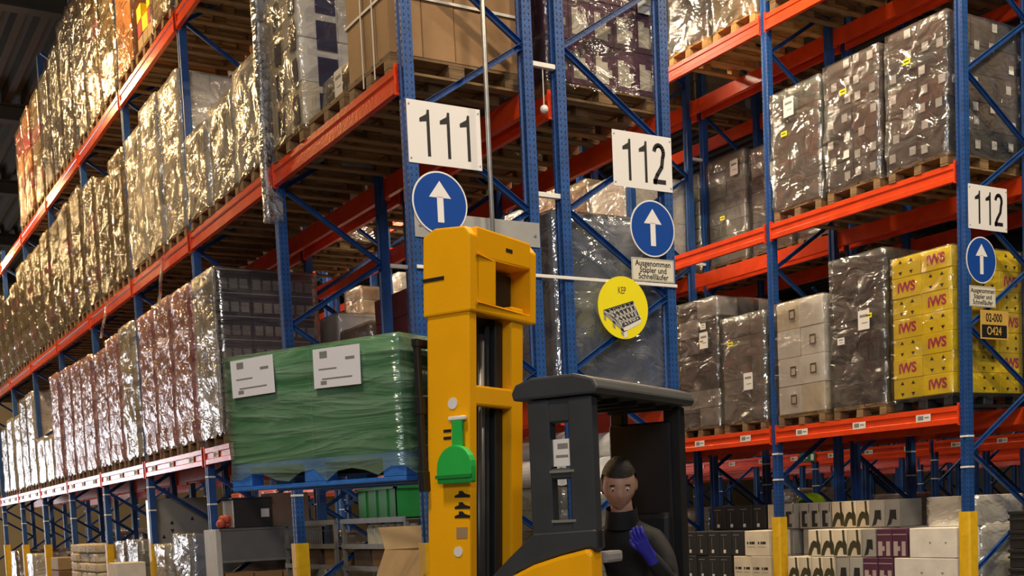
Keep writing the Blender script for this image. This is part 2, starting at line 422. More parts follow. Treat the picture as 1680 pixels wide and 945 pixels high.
STK = cached('stk', lambda: MB().box(-.0015, 0, -.055, .055, -.04, .04).box(-.002, -.0015, -.035, .035, .008, .022, 1).box(-.002, -.0015, -.035, .02, -.02, -.012, 1).mesh('sticker', [STICK, INKG]))
STKY = cached('stky', lambda: MB().box(-.0015, 0, -.05, .05, -.028, .028).box(-.002, -.0015, -.035, .035, -.006, .008, 1).mesh('sticker', [SIGNY, INK]))
STKB = cached('stkb', lambda: MB().box(-.0015, 0, -.085, .085, -.11, .11).box(-.002, -.0015, -.06, .06, .03, .06, 1).box(-.002, -.0015, -.06, .03, -.04, -.03, 1).mesh('sticker', [STICK, INKG]))
# style: colours, nx, ny, nz(layer height), film, sticker count
ST = {
 'pink':   (('pink', 'pink', 'red'), 3, 2, .24, FILMP, 0), 'red': (('red', 'pink'), 3, 2, .22, FILMP, 0),
 'paleyellow': (('cream', 'gold'), 3, 2, .30, FILMW, 0), 'gold': (('gold', 'tan', 'gold'), 3, 2, .30, FILMG, 0),
 'goldpink': (('gold', 'pink', 'tan'), 3, 2, .26, FILMG, 0), 'lilac': (('lilac', 'brown'), 3, 2, .36, FILM, 0),
 'white':  (('white',), 3, 2, .32, FILMW, 0), 'whitegrey': (('white', 'grey', 'white'), 3, 2, .42, FILMW, 0),
 'kraft':  (('kraft', 'tan'), 3, 2, .30, FILM, 1), 'orange': (('orange',), 2, 2, .42, FILMD, 0),
 'grey':   (('grey', 'greygreen'), 3, 2, .20, FILM, 2), 'greygreen': (('greygreen',), 4, 3, .29, FILMS, 2),
 'greydark': (('grey', 'dark', 'dark'), 3, 2, .24, FILM, 2), 'black': (('black', 'dark'), 3, 2, .27, FILM, 3),
 'dark':   (('dark', 'brown'), 3, 2, .27, FILM, 2), 'cream': (('cream', 'white'), 3, 2, .36, FILMD, 0),
 'steel':  (('steel',), 1, 1, .70, FILMS, 0), 'brown': (('brown', 'lilac'), 3, 2, .22, FILM, 0), 'maroon': (('maroon',), 3, 2, .3, FILM, 0),
 'redgold': (('orange', 'red'), 2, 2, .4, FILMG, 0), 'bags': (('white', 'cream'), 2, 2, .18, FILMW, 0),
}
def load(x, y, z, style, h, label, group, near=True, film=True, pal=None, solid=False, dx=1.18, dy=.80, cat='pallet load', seed=None, stickers=None, nz=None):
    """x,y = base centre; front faces -x"""
    cols, nx, ny, lh, fm, ns = ST[style]
    root = empty('pallet_load', (x, y, z)); tag(root, label, cat, group)
    pallet(root, near, pal, solid)
    hh = h - .146; nl = nz or max(1, round(hh/lh)); lz = hh/nl
    cx, cy = dx/nx, dy/ny
    for k in range(nl):
        sh = rnd.uniform(-.008, .008)
        if near:
            for i in range(nx):
                for j in range(ny):
                    if 0 < i < nx-1 and 0 < j < ny-1: continue
                    me = carton_mesh(cx-.006, cy-.006, lz-.004, CM[rnd.choice(cols)])
                    obj('carton', me, root, (-dx/2+cx*(i+.5)+rnd.uniform(-.004, .004), -dy/2+cy*(j+.5)+rnd.uniform(-.004, .004)+sh, .145+k*lz), (0, 0, rnd.uniform(-.006, .006)))
        else:
            me = carton_mesh(dx-.01, dy-.02, lz-.008, CM[cols[k % len(cols)]], .015)
            obj('carton_layer', me, root, (rnd.uniform(-.01, .01), sh, .145+k*lz), (0, 0, rnd.uniform(-.01, .01)))
    if film:
        sd = seed if seed is not None else rnd.randrange(4)
        obj('stretch_film', film_mesh(dx+.03, dy+.03, hh+.02, sd, fm), root, (0, 0, .13))
    n = ns if stickers is None else stickers
    for q in range(n):
        me = (STKB, STKY, STK)[q % 3] if near else STK
        obj('sticker', me, root, (-dx/2-.052, rnd.uniform(-dy*.3, dy*.3), .145+hh*(.35+.5*rnd.random())), (0, 0, 0))
    return root

SLOTN = ('slot nearest the rack end', 'middle slot', 'slot farthest from the rack end')
LEVN = ('lowest', 'middle', 'top')
def slot_y(b, s): return b*BAY + BAY/2 + (s-1)*.925
def zl(l): return ZL[l] + BH/2
DESC = {'pink': 'pink film-wrapped', 'red': 'red film-wrapped', 'paleyellow': 'pale yellow wrapped', 'gold': 'golden film-wrapped', 'goldpink': 'gold and pink wrapped', 'lilac': 'dull lilac carton',
        'white': 'white carton', 'whitegrey': 'white and grey carton', 'kraft': 'brown carton', 'orange': 'orange-brown carton', 'grey': 'grey carton', 'greygreen': 'grey-green wrapped', 'dark': 'dark carton', 'greydark': 'grey and black carton', 'black': 'black carton',
        'cream': 'cream carton', 'steel': 'steel-grey wrapped', 'brown': 'dark brown carton', 'maroon': 'maroon carton', 'redgold': 'red-orange wrapped', 'bags': 'low white sack'}
RN = {'A': 'rack with the 111 sign', 'B': 'rack with the round yellow sign', 'C': 'rack holding yellow cartons', 'D': 'rack behind the yellow cartons'}
RX = {'A': XA, 'B': XB, 'C': XC, 'D': XD}
def put(r, l, b, s, style, h, near=None, **kw):
    xx = RX[r] + DEP/2 + (-.02 if r in 'AC' else .02)
    lab = '%s load, %s beams, %s bay, %s, %s' % (DESC[style], LEVN[l], ORD[b], ('end slot', 'middle slot', 'far slot')[s], RN[r])
    near = near if near is not None else (b <= 2)
    return load(xx + rnd.uniform(-.015, .015), slot_y(b, s) + rnd.uniform(-.015, .015), zl(l), style, h, lab, 'pallet loads on the ' + RN[r], near, **kw)

# --- rack A, lowest beams: black nestable crates under pale film, then the pink row
def crate_load():
    root = empty('pallet_load', (XA+DEP/2-.02, slot_y(1, 2), zl(0)))
    tag(root, 'wrapped pallet of black crates with silvery film, lowest beams of rack with the 111 sign', 'pallet load', 'pallet loads on the ' + RN['A'])
    pallet(root, True)
    def mk():
        g = MB().box(-.185, .185, -.19, .19, 0, .20).box(-.195, .195, -.20, .20, .20, .245)
        for q in (-.12, 0, .12): g.box(q-.05, q+.05, -.192, -.19, .04, .16, 1)
        return g.mesh('crate', [CM['bluegrey'], CM['grey']], .004)
    me = cached('crate', mk)
    for k in range(7):
        for i in range(3):
            for j in range(2):
                obj('crate', me, root, (-.393+i*.393, -.2+j*.4, .145+k*.262), (0, 0, rnd.uniform(-.01, .01)))
        obj('sheet', carton_mesh(1.18, .8, .010, CM['white'], .002), root, (0, 0, .145+k*.262+.248))
    fs = film_mat('film_streak', (.62, .66, .74), .08, .34, .13, .9, 3.5)
    for n in fs.node_tree.nodes:
        if n.type == 'MAPPING': n.inputs['Scale'].default_value = (.4, .4, 2.6); n.inputs['Rotation'].default_value = (0, .06, 0)
    obj('stretch_film', film_mesh(1.22, .84, 1.86, 77, fs, .02), root, (0, 0, .13))
    fr = obj('front_film', film_mesh(.03, .83, 1.86, 5, FILMW, .012), root, (-.625, 0, .13))
    return root
crate_load()
for b, s, st, h in ((2,0,'red',2.0),(2,1,'pink',2.02),(2,2,'red',2.0),(3,0,'paleyellow',2.02),(3,1,'pink',1.98),(3,2,'pink',1.9),(4,0,'pink',1.95),(4,1,'pink',1.98),(4,2,'pink',2.0),
                    (5,0,'pink',2.02),(5,1,'bags',.95),(5,2,'bags',1.0),(6,0,'whitegrey',2.0),(6,1,'grey',1.98),(6,2,'white',1.7),(7,0,'whitegrey',1.72),(7,1,'grey',1.6),(8,0,'grey',1.6),(8,1,'dark',1.8)):
    put('A', 0, b, s, st, h)
# --- rack A, middle beams
def strapped_load():
    root = empty('pallet_load', (XA+DEP/2-.02, slot_y(0, 0)+.02, zl(1)))
    tag(root, 'tall brown cartons bound with white straps on a pallet above the 111 sign', 'pallet load', 'pallet loads on the ' + RN['A'])
    pallet(root, True)
    for k in range(2):
        for i in range(4):
            for j in range(3):
                if 0 < i < 3 and j == 1: continue
                obj('carton', carton_mesh(.292, .262, .90, CM['kraft']), root, (-.444+i*.296, -.267+j*.267, .145+k*.905), (0, 0, rnd.uniform(-.008, .008)))
    for z in (.60, 1.52):
        obj('strap', cached('strapring', lambda: MB().box(-.602, -.598, -.412, .412, -.011, .011).box(.598, .602, -.412, .412, -.011, .011).box(-.602, .602, -.414, -.410, -.011, .011).box(-.602, .602, .410, .414, -.011, .011).mesh('strap', STRAP)), root, (0, 0, z))
    for y in (-.13, .09):
        obj('strap', cached('strapv', lambda: MB().box(-.604, -.600, -.010, .010, .02, 1.95).mesh('strap', STRAP)), root, (0, y, 0))
    return root
strapped_load()
put('A', 1, 0, 1, 'kraft', .46, film=True, dx=.9, dy=.72)
def label_load():
    root = put('A', 1, 0, 2, 'cream', 2.1, film=True)
    bl = M('print_blue', (0.035, 0.04, 0.11), .5)
    for k in range(6):
        for y in (-.2, .2):
            obj('print_panel', cached('bluep', lambda: MB().box(-.0015, 0, -.075, .075, -.12, .12).mesh('print_panel', bl)), root, (-.598, y-.06, .145+.325*(k+.5)))
    for k in range(6):
        obj('print_panel', cached('bluep2', lambda: MB().box(-.10, .10, -.0015, 0, -.13, .13).mesh('print_panel', bl)), root, (-.32, -.408, .145+.325*(k+.5)))
    root['label'] = 'tall cream cartons with dark blue printed panels under film, middle beams'
label_load()
def mark_load(l, b, s, h, nz):
    root = put('A', l, b, s, 'white', h, nz=nz)
    for k in range(nz):
        for y in (-.22, .16):
            obj('hand_hole', cached('hh', lambda: MB().cyl((-.002, 0, 0), (0, 0, 0), .035, seg=10).mesh('hand_hole', INK)), root, (-.597, y, .145+(h-.146)/nz*(k+.55)))
    return root
mark_load(1, 1, 0, 1.20, 4); mark_load(1, 1, 1, 1.12, 3); mark_load(1, 1, 2, 1.05, 3)
for b, s, st, h in ((2,0,'white',1.95),(2,1,'whitegrey',1.98),(2,2,'whitegrey',1.85),(3,0,'gold',1.86),(3,1,'gold',1.72),(3,2,'goldpink',1.95),(4,0,'gold',2.08),(4,1,'goldpink',2.05),(4,2,'gold',2.0),
                    (5,0,'goldpink',2.04),(5,1,'gold',1.96),(5,2,'goldpink',2.0),(6,0,'gold',2.05),(6,1,'goldpink',1.8),(6,2,'gold',1.7),(7,0,'goldpink',1.9),(7,1,'gold',1.9),(7,2,'gold',1.8),(8,0,'gold',1.9),(8,1,'gold',1.9)):
    put('A', 1, b, s, st, h)
# --- rack A, top beams
for b, s, st, h in ((1,0,'kraft',1.5),(1,1,'kraft',1.6),(1,2,'grey',1.5),(2,0,'kraft',1.7),(2,2,'orange',1.75),(3,0,'gold',2.1),(3,1,'goldpink',2.2),(3,2,'lilac',2.25),(4,0,'lilac',2.3),(4,1,'lilac',2.1),(4,2,'lilac',2.0),
                    (5,0,'goldpink',2.0),(5,1,'redgold',1.95),(5,2,'redgold',1.9)):
    put('A', 2, b, s, st, h)
root = empty('pallet_load', (XA+DEP/2-.02, slot_y(2, 1), zl(2)))
tag(root, 'low pile of small red and yellow boxes on a pallet, top beams', 'pallet load', 'pallet loads on the ' + RN['A'])
pallet(root, True)
for k in range(3):
    for i in range(4):
        for j in range(3):
            if k == 2 and (i + j) % 2: continue
            obj('carton', carton_mesh(.27, .24, .19, CM['red' if (i + j + k) % 2 else 'yellow'] if k else CM['tan']), root, (-.43+i*.287, -.26+j*.26, .145+k*.194), (0, 0, rnd.uniform(-.06, .06)))
# --- rack B
def purple_load(b, s, h=1.62):
    root = empty('pallet_load', (XB+DEP/2+.02, slot_y(b, s), zl(1)))
    tag(root, 'purple and white wine cartons wrapped on a pallet above the right-hand 112 plate' if False else 'purple cartons with white stepped print under film, on the rack with the round yellow sign', 'pallet load', 'pallet loads on the ' + RN['B'])
    pallet(root, True)
    def pr():
        g = MB(); g.flat = True
        g.poly([(-.085,0,.03),(.05,0,.03),(.05,0,.09),(.085,0,.09),(.085,0,.15),(.04,0,.15),(.04,0,.21),(-.02,0,.21),(-.02,0,.25),(-.085,0,.25)])
        return g.mesh('carton_print', M('print_cream', (.62, .57, .47), .5))
    for k in range(4):
        for i in range(5):
            for j in range(2):
                c = obj('carton', carton_mesh(.234, .396, .362, CM['purple']), root, (-.472+i*.236, -.2+j*.4, .145+k*.366))
                if j == 0: obj('carton_print', cached('purp', pr), c, (0, -.1995, .02))
    obj('stretch_film', film_mesh(1.22, .83, 1.49, 3, FILMD), root, (0, 0, .13))
    obj('sticker', STKB, root, (.45, -.432, .95), (0, 0, R_(90)))
purple_load(0, 0)
sl = put('B', 0, 0, 0, 'steel', 1.62, film=True, nz=1, stickers=0); sl['label'] = 'large dark steel-grey film-wrapped block behind the round yellow sign'
obj('inner_block', carton_mesh(1.1, .75, .02, CM['steel']), sl, (0, 0, 1.60))
for b, s, l, st, h in ((1,0,0,'maroon',1.5),(1,1,0,'kraft',1.3),(1,2,0,'cream',1.55),(2,0,0,'grey',1.6),(2,1,0,'white',1.7),(3,0,0,'tan' if False else 'kraft',1.6),(3,2,0,'grey',1.5),(4,1,0,'white',1.7),(5,0,0,'kraft',1.6),
                       (0,1,1,'dark',1.6),(0,2,1,'dark',1.7),(1,0,1,'kraft',1.5),(1,1,1,'grey',1.6),(2,0,1,'kraft',1.7),(2,1,1,'brown',1.7),(3,0,1,'kraft',1.8),(3,1,1,'grey',1.6),(4,0,1,'kraft',1.7),(5,1,1,'white',1.7),
                       (0,1,2,'kraft',1.5),(1,1,2,'kraft',1.5),(2,1,2,'kraft',1.6),(3,1,2,'grey',1.6)):
    put('B', l, b, s, st, h, near=(b < 1 or st == 'maroon'), film=st != 'maroon')
# --- rack C
def yellow_load(b, s, near=True):
    root = empty('pallet_load', (XC+DEP/2-.02, slot_y(b, s), zl(0)))
    tag(root, 'bright yellow printed cartons stacked on a black plastic pallet beside the amber location plate' if b == 0 else 'yellow cartons on a pallet seen beside the grey stack, second bay', 'pallet load', 'pallet loads on the ' + RN['C'])
    pallet(root, near, PLBLK, True)
    ink = M('print_magenta', (.55, .03, .12), .5)
    def tri(n):
        g = MB(); g.flat = True
        for i in range(n):
            x = (i-(n-1)/2)*.15
            g.poly([(x-.026,0,.045),(x+.026,0,.045),(x,0,.085)]); g.poly([(x-.026,0,-.045),(x,0,-.085),(x+.026,0,-.045)])
        return g.mesh('arrow_print', INK)
    t2 = cached('tri2', lambda: tri(2)); t3 = cached('tri3', lambda: tri(2))
    logo = text_mesh('iWS', .15, ink, .95, .006)
    for k in range(7):
        for i in range(3):
            for j in range(2):
                c = obj('carton', carton_mesh(.394, .402, .221, CM['yellow']), root, (-.397+i*.397+rnd.uniform(-.006,.006), -.203+j*.406, .146+k*.224), (0, 0, rnd.uniform(-.008, .008)))
                if i == 0:
                    if (k + j) % 2 == 0: obj('logo_print', logo, c, (-.1985, 0, .11), FACE_NX)
                    else: obj('arrow_print', t2, c, (-.1985, 0, .11), (0, 0, R_(-90)))
                if j == 0:
                    if i == 2 and k % 2: obj('logo_print', logo, c, (0, -.2025, .11), FACE_NY)
                    else: obj('arrow_print', t3, c, (0, -.2025, .11))
    obj('stretch_film', film_mesh(1.22, .83, 1.59, 9, FILMD), root, (0, 0, .13))
    return root
yellow_load(0, 0); yellow_load(1, 2)
put('C', 0, 0, 1, 'black', 1.88, nz=7, stickers=3)['label'] = 'black cartons in cloudy film next to the yellow cartons'
def cream_load():
    root = put('C', 0, 0, 2, 'cream', 1.54, nz=4)
    root['label'] = 'cream cartons with square hand holes between black cartons and the blue upright'
    fr = cached('hole', lambda: MB().box(-.0015, 0, -.05, .05, -.06, .06).box(-.002, -.0015, -.033, .033, -.045, .035, 1).mesh('hand_hole', [M('hole_grey', (.10, .09, .08), .7), CM['cream']]))
    for k in range(4):
        for y in (-.22, .12):
            if (k + (y > 0)) % 3: obj('hand_hole', fr, root, (-.598, y, .145+.35*(k+.5)))
cream_load()
put('C', 0, 1, 0, 'greygreen', 1.52, nz=5, stickers=2); put('C', 0, 1, 1, 'greydark', 1.86, nz=7, stickers=3)['label'] = 'grey and black wrapped stack with white stickers, second bay of the rack holding yellow cartons'
def lab_load(s, st, h, lab, nlab):
    root = put('C', 1, 0, s, st, h, stickers=0); root['label'] = lab
    for q in range(nlab):
        k = q // 4; col = q % 4
        if rnd.random() < .3: continue
        obj('carton_label', cached('cl', lambda: MB().box(-.0015, 0, -.042, .042, -.045, .045).mesh('carton_label', STICK)), root, (-.598, -.3+col*.2+rnd.uniform(-.04,.04), .27+k*.21+rnd.uniform(-.03,.03)))
        obj('carton_label', cached('cl', None), root, (-.45+col*.3+rnd.uniform(-.04,.04), -.408, .27+k*.21+rnd.uniform(-.05,.05)), (0, 0, R_(90)))
    obj('sticker', STKY, root, (-.648, .08, h-.38))
lab_load(0, 'dark', 1.60, 'dark cartons with white labels, film-wrapped, middle beams beside the blue end upright', 28)
lab_load(1, 'dark', 1.58, 'dark bottle cartons with many white labels, film-wrapped, middle slot above the black cartons', 28)
put('C', 1, 0, 2, 'greygreen', 1.55, nz=5, stickers=2)['label'] = 'pale grey-green wrapped load on new pallet, middle beams beside the second upright'
for b, s, l, st, h, nr in ((2,0,0,'grey',1.7,0),(2,1,0,'white',1.6,0),(3,0,0,'kraft',1.6,0),(3,1,0,'white',1.7,0),(4,0,0,'grey',1.7,0),(5,0,0,'white',1.7,0),
                        (2,0,1,'white',1.45,1),(2,1,1,'gold',1.6,1),(2,2,1,'kraft',1.7,0),(3,0,1,'white',1.6,0),(3,1,1,'kraft',1.7,0),(4,0,1,'grey',1.7,0),(4,2,1,'white',1.5,0),(5,1,1,'kraft',1.6,0),
                        (0,0,2,'gold',1.6,1),(0,1,2,'white',1.5,1),(0,2,2,'gold',1.6,1),(1,0,2,'gold',1.5,1),(1,1,2,'dark',1.6,1),(2,0,2,'kraft',1.6,0),(2,1,2,'gold',1.6,0),(3,0,2,'steel',.7,0),(3,1,2,'kraft',1.5,0),(4,0,2,'white',1.6,0),(5,0,2,'kraft',1.6,0)):
    put('C', l, b, s, st, h, near=bool(nr), pal=WOODN if (l == 2 and b == 1) else None)
# --- rack D
for b, s, l, st, h, nr in ((1,1,1,'brown',1.62,1),(1,2,1,'grey',1.68,1),(1,0,1,'dark',1.0,0),(2,0,1,'grey',1.6,0),(2,1,1,'dark',1.7,0),(0,0,1,'dark',1.6,0),(0,1,1,'white',.9,0),(3,0,1,'kraft',1.6,0),(2,0,2,'kraft',1.6,0),(1,1,2,'kraft',1.6,0),(0,1,2,'gold',1.6,0),
                        (0,0,0,'grey',1.5,0),(1,0,0,'grey',1.55,0),(1,1,0,'kraft',1.5,0),(2,0,0,'dark',1.6,0),(2,2,0,'grey',1.6,0),(3,1,0,'white',1.6,0)):
    put('D', l, b, s, st, h, near=bool(nr))

# ------------------------------------------------------------------ signs on the rack ends
def one_pts(x, z, w_, h_):
    st = .30*w_
    return [(x+w_/2-st, 0, z), (x+w_/2, 0, z), (x+w_/2, 0, z+h_), (x+w_/2-st*.75, 0, z+h_), (x+w_/2-st, 0, z+h_*.90), (x-w_/2+.02*w_, 0, z+h_*.80), (x-w_/2+.02*w_, 0, z+h_*.72), (x+w_/2-st, 0, z+h_*.75)]
def two_strip(g, x, z, w_, h_):
    st = .17*w_*1.6
    ctr = []
    r = w_/2 - st/2
    for k in range(11):
        t = R_(170 - k*20.5); ctr.append((x + r*math.cos(t), z + h_ - st/2 - r*1.25 + r*1.25*math.sin(t)))
    ctr += [(x + r*.55, z + h_*.42), (x - r*.45, z + h_*.22), (x - r*.92, z + st*.8), (x - r, z)]
    for a, b in zip(ctr[:-1], ctr[1:]):
        d = Vector((b[0]-a[0], b[1]-a[1])).normalized(); n = Vector((-d.y, d.x))*st/2; e = d*st*.12
        g.poly([(a[0]-e.x+n.x, 0, a[1]-e.y+n.y), (a[0]-e.x-n.x, 0, a[1]-e.y-n.y), (b[0]+e.x-n.x, 0, b[1]+e.y-n.y), (b[0]+e.x+n.x, 0, b[1]+e.y+n.y)])
    g.poly([(x-w_/2, 0, z), (x+w_/2, 0, z), (x+w_/2, 0, z+st), (x-w_/2, 0, z+st)])
def digits_mesh(s, W, H):
    def mk():
        g = MB(); g.flat = True; n = len(s); pitch = W/(n+.15)
        for i, c in enumerate(s):
            x = -W/2 + pitch*(i+.58)
            if c == '1': g.poly(one_pts(x, -H/2, pitch*.50, H))
            else: two_strip(g, x, -H/2, pitch*.80, H)
        return g.mesh('digits', INK)
    return cached(('dig', s, W, H), mk)
def plate_sign(x0, x1, z0, z1, digits, label, y=-.0565):
    o = empty('aisle_sign', ((x0+x1)/2, y, (z0+z1)/2)); tag(o, label, 'sign', 'aisle number signs')
    W, H = x1-x0, z1-z0
    obj('plate', MB().box(-W/2, W/2, 0, .006, -H/2, H/2).mesh('plate', SIGNW, .002), o)
    obj('digits', digits_mesh(digits, W*.86, H*.74), o, (0, -.002, 0))
    for sx in (-1, 1):
        for sz in (-1, 1): obj('screw', cached('screw', lambda: MB().cyl((0, -.004, 0), (0, .002, 0), .007, seg=8).mesh('screw', GALV)), o, (sx*(W/2-.02), 0, sz*(H/2-.035)))
    return o
plate_sign(-.04, .615, 4.40, 4.88, '111', 'white plate with black number 111 on a blue rack end')
plate_sign(1.915, 2.56, 4.42, 4.895, '112', 'white plate with black number 112 above the round yellow sign\'s rack end')
plate_sign(6.555, 7.195, 4.45, 4.915, '112', 'white plate with black number 112 on the rack end with yellow cartons')
def disc_mesh(r, mat, t=.006, seg=40): return MB().cyl((0, t, 0), (0, 0, 0), r, seg=seg).mesh('disc', mat)
def arrow_sign(x, z, r, label, y=-.0565):
    o = empty('arrow_sign', (x, y, z)); tag(o, label, 'sign', 'round blue arrow signs')
    obj('rim', cached('rim', lambda: disc_mesh(.245, SIGNW)), o)
    obj('disc', cached('bdisc', lambda: disc_mesh(.232, SIGNB)), o, (0, -.002, 0))
    g = MB(); g.flat = True
    g.poly([(-.028, 0, -.15), (.028, 0, -.15), (.028, 0, .05), (-.028, 0, .05)]); g.poly([(-.098, 0, .04), (.098, 0, .04), (0, 0, .17)])
    obj('arrow', cached('arrow', lambda: g.mesh('arrow', SIGNW)), o, (0, -.0032, 0))
    return o
arrow_sign(.21, 4.11, .245, 'round blue sign with white upward arrow below the 111 plate', y=-.0645)
arrow_sign(2.32, 4.09, .24, 'round blue sign with white upward arrow above the round yellow sign')
arrow_sign(6.755, 4.13, .235, 'round blue sign with white upward arrow beside the yellow cartons')
def notice(x, z, W, H, label, y=-.0555):
    o = empty('notice_sign', (x, y, z)); tag(o, label, 'sign', 'notices below the arrow signs')
    obj('plate', MB().box(-W/2, W/2, 0, .005, -H/2, H/2).mesh('plate', CREAMS, .001), o)
    b = MB()
    for a in (1, -1): b.box(-W/2+.006, W/2-.006, -.0008, 0, a*(H/2-.008)-.0015, a*(H/2-.008)+.0015); b.box(a*(W/2-.008)-.0015, a*(W/2-.008)+.0015, -.0008, 0, -H/2+.008, H/2-.008)
    obj('border', b.mesh('border', INK), o)
    for i, s in enumerate(('Ausgenommen', 'Stapler und', 'Schnellläufer')):
        obj('lettering', text_mesh(s, .070, INK, .93, .001), o, (0, -.0015, H*.27 - i*H*.28), FACE_NY)
    return o
notice(2.31, 3.73, .47, .20, 'cream notice with three lines of German text above the round yellow sign')
notice(6.77, 3.745, .43, .22, 'cream notice with three lines of German text above the amber location plate')
# round yellow sign with a drawn pallet
o = empty('pallet_sign', (1.955, -.0725, 3.385)); tag(o, 'round yellow sign marked KEP with a drawing of a lattice pallet', 'sign')
obj('disc', disc_mesh(.268, SIGNY, .006, 48), o)
obj('lettering', text_mesh('KEP', .085, M('ink_brown', (.10, .08, .03), .6), .62), o, (-.01, -.002, .145), FACE_NY)
g = MB(); g.flat = True
A_, B_, C_, D_ = (-.215, -.03), (.105, .065), (.185, -.09), (-.005, -.17)
P3 = lambda p, y=-.002: (p[0], y, p[1])
g.poly([P3(A_), P3(D_), P3(C_), P3(B_)])
g.poly([P3(A_), P3((A_[0], A_[1]-.03)), P3((D_[0], D_[1]-.04)), P3(D_)], 2)
g.poly([P3(D_), P3((D_[0], D_[1]-.04)), P3((C_[0], C_[1]-.035)), P3(C_)], 1)
for (a, b) in ((.02, .12), (.45, .58), (.86, 1.0)):
    p = [A_[i]+(D_[i]-A_[i])*a for i in (0, 1)]; q = [A_[i]+(D_[i]-A_[i])*b for i in (0, 1)]
    g.poly([P3((p[0], p[1]-.02)), P3((p[0], p[1]-.075)), P3((q[0], q[1]-.075)), P3((q[0], q[1]-.02))], 2)
g.poly([P3((D_[0], D_[1]-.03)), P3((D_[0], D_[1]-.09)), P3((D_[0]+.035, D_[1]-.08)), P3((D_[0]+.035, D_[1]-.02))], 1)
def lerp2(s, t): return tuple((A_[i]*(1-s)+B_[i]*s)*(1-t) + (D_[i]*(1-s)+C_[i]*s)*t for i in (0, 1))
for k in range(7):
    for (p, q) in ((lerp2(k/6, .06), lerp2((k+2)/8, .94)), (lerp2((k+1)/7, .06), lerp2(max(0, k-1)/6, .94)), (lerp2(.04, (k+.5)/7), lerp2(.96, (k+.5)/7)) if k % 2 else (lerp2(.04, .1), lerp2(.96, .1))):
        d = Vector((q[0]-p[0], q[1]-p[1])).normalized(); n = Vector((-d.y, d.x))*.003
        g.poly([(p[0]+n.x, -.0026, p[1]+n.y), (p[0]-n.x, -.0026, p[1]-n.y), (q[0]-n.x, -.0026, q[1]-n.y), (q[0]+n.x, -.0026, q[1]+n.y)], 1)
obj('pallet_drawing', g.mesh('pallet_drawing', [M('print_charcoal', (.045, .047, .05), .6), STICK, M('print_midgrey', (.30, .30, .28), .6)]), o)
# amber location plate
o = empty('location_plate', (6.98, -.042, 3.455)); tag(o, 'amber and black plate reading 02-000 and O424 in front of yellow cartons', 'sign')
AMB = M('plate_amber', (.62, .40, .09), .45)
obj('plate', MB().box(-.235, .235, 0, .005, -.155, .155).mesh('plate', AMB, .001), o)
obj('black_field', MB().box(-.215, .205, -.001, 0, -.138, .0).mesh('black_field', INK), o)
obj('lettering', text_mesh('02-000', .125, INK, .78, .002), o, (-.01, -.002, .073), FACE_NY)
obj('lettering', text_mesh('O424', .125, AMB, .85, .002), o, (-.01, -.0025, -.068), FACE_NY)
# grey board, white rail, pole across the rack ends
o = empty('end_board', (0, 0, 0)); tag(o, 'grey metal board fixed across the rack end behind the blue arrow sign', 'board')
obj('board', MB().box(-.02, 1.135, -.058, -.050, 3.835, 4.035).mesh('board', M('board_grey', (.40, .41, .42), .4, .2), .002), o)
for x in (.03, 1.09): obj('bolt', MB().cyl((x, -.065, 3.93), (x, -.050, 3.93), .012, seg=8).mesh('bolt', GALV), o)
o = empty('white_rail', (0, 0, 0)); tag(o, 'thin white rail running across both rack ends behind the round yellow sign', 'rail')
obj('rail', MB().box(-.02, 2.57, -.066, -.050, 3.592, 3.620).mesh('rail', WHITEP, .003), o)
o = tag(obj('steel_pole', MB().cyl((0, 0, 0), (0, 0, 10.1), .019, seg=12).cyl((0, 0, 0), (0, 0, .012), .07, seg=12).mesh('steel_pole', GALV, 0, True), None, (.64, -.13, 0)), 'slim grey steel pole standing beside the 111 plate', 'pole')
# small white float hanging between the racks
o = empty('hanging_float', (1.255, -.02, 4.98)); tag(o, 'small white ball hanging on a cord between the two rack ends', 'ball')
def ball(r, seg=12):
    bm = bmesh.new(); bmesh.ops.create_uvsphere(bm, u_segments=seg, v_segments=seg*2//3, radius=r); me = bpy.data.meshes.new('ball'); bm.to_mesh(me); bm.free()
    for p in me.polygons: p.use_smooth = True
    return me
bmh = ball(.035); bmh.materials.append(WHITEP); obj('ball', bmh, o)
obj('cord', MB().cyl((0, 0, .03), (0, 0, .33), .004, seg=6).mesh('cord', WHITEP), o)
# film sleeve round the second upright, loose film strips
def sleeve():
    bm = bmesh.new(); rows = []
    prof = [(.012, -.055), (-.030, -.058), (-.075, -.060), (-.122, -.062), (-.140, -.082), (-.160, -.050), (-.168, .0), (-.160, .050), (-.140, .082), (-.122, .062), (-.075, .060), (-.030, .058), (.012, .055)]
    for j in range(46):
        z = 4.62 + j*.075; row = []
        on_beam = any(abs(z - zb) < .19 for zb in ZL)
        for k, (x, y) in enumerate(prof):
            n = mnoise.noise(Vector((x*20, y*20, z*2.2)))
            if x < -.13: x += .018*n + .012*mnoise.noise(Vector((0, 0, z*1.3))); y *= 1 + .25*n
            else: y += math.copysign(.003*n, y)
            if on_beam and x > -.088: x = -.088
            row.append(bm.verts.new((x, y, z)))
        rows.append(row)
    for j in range(45):
        for k in range(len(prof)-1): bm.faces.new((rows[j][k], rows[j][k+1], rows[j+1][k+1], rows[j+1][k]))
    me = bpy.data.meshes.new('film_sleeve'); bm.to_mesh(me); bm.free(); me.materials.append(film_mat('film_sleeve', (.42, .47, .54), .6, .18, .2, .8, 8))
    for p in me.polygons: p.use_smooth = True
    return me
tag(obj('film_sleeve', sleeve(), None, (0, BAY, 0)), 'crumpled plastic film wound round the blue upright beside the cream cartons', 'film')
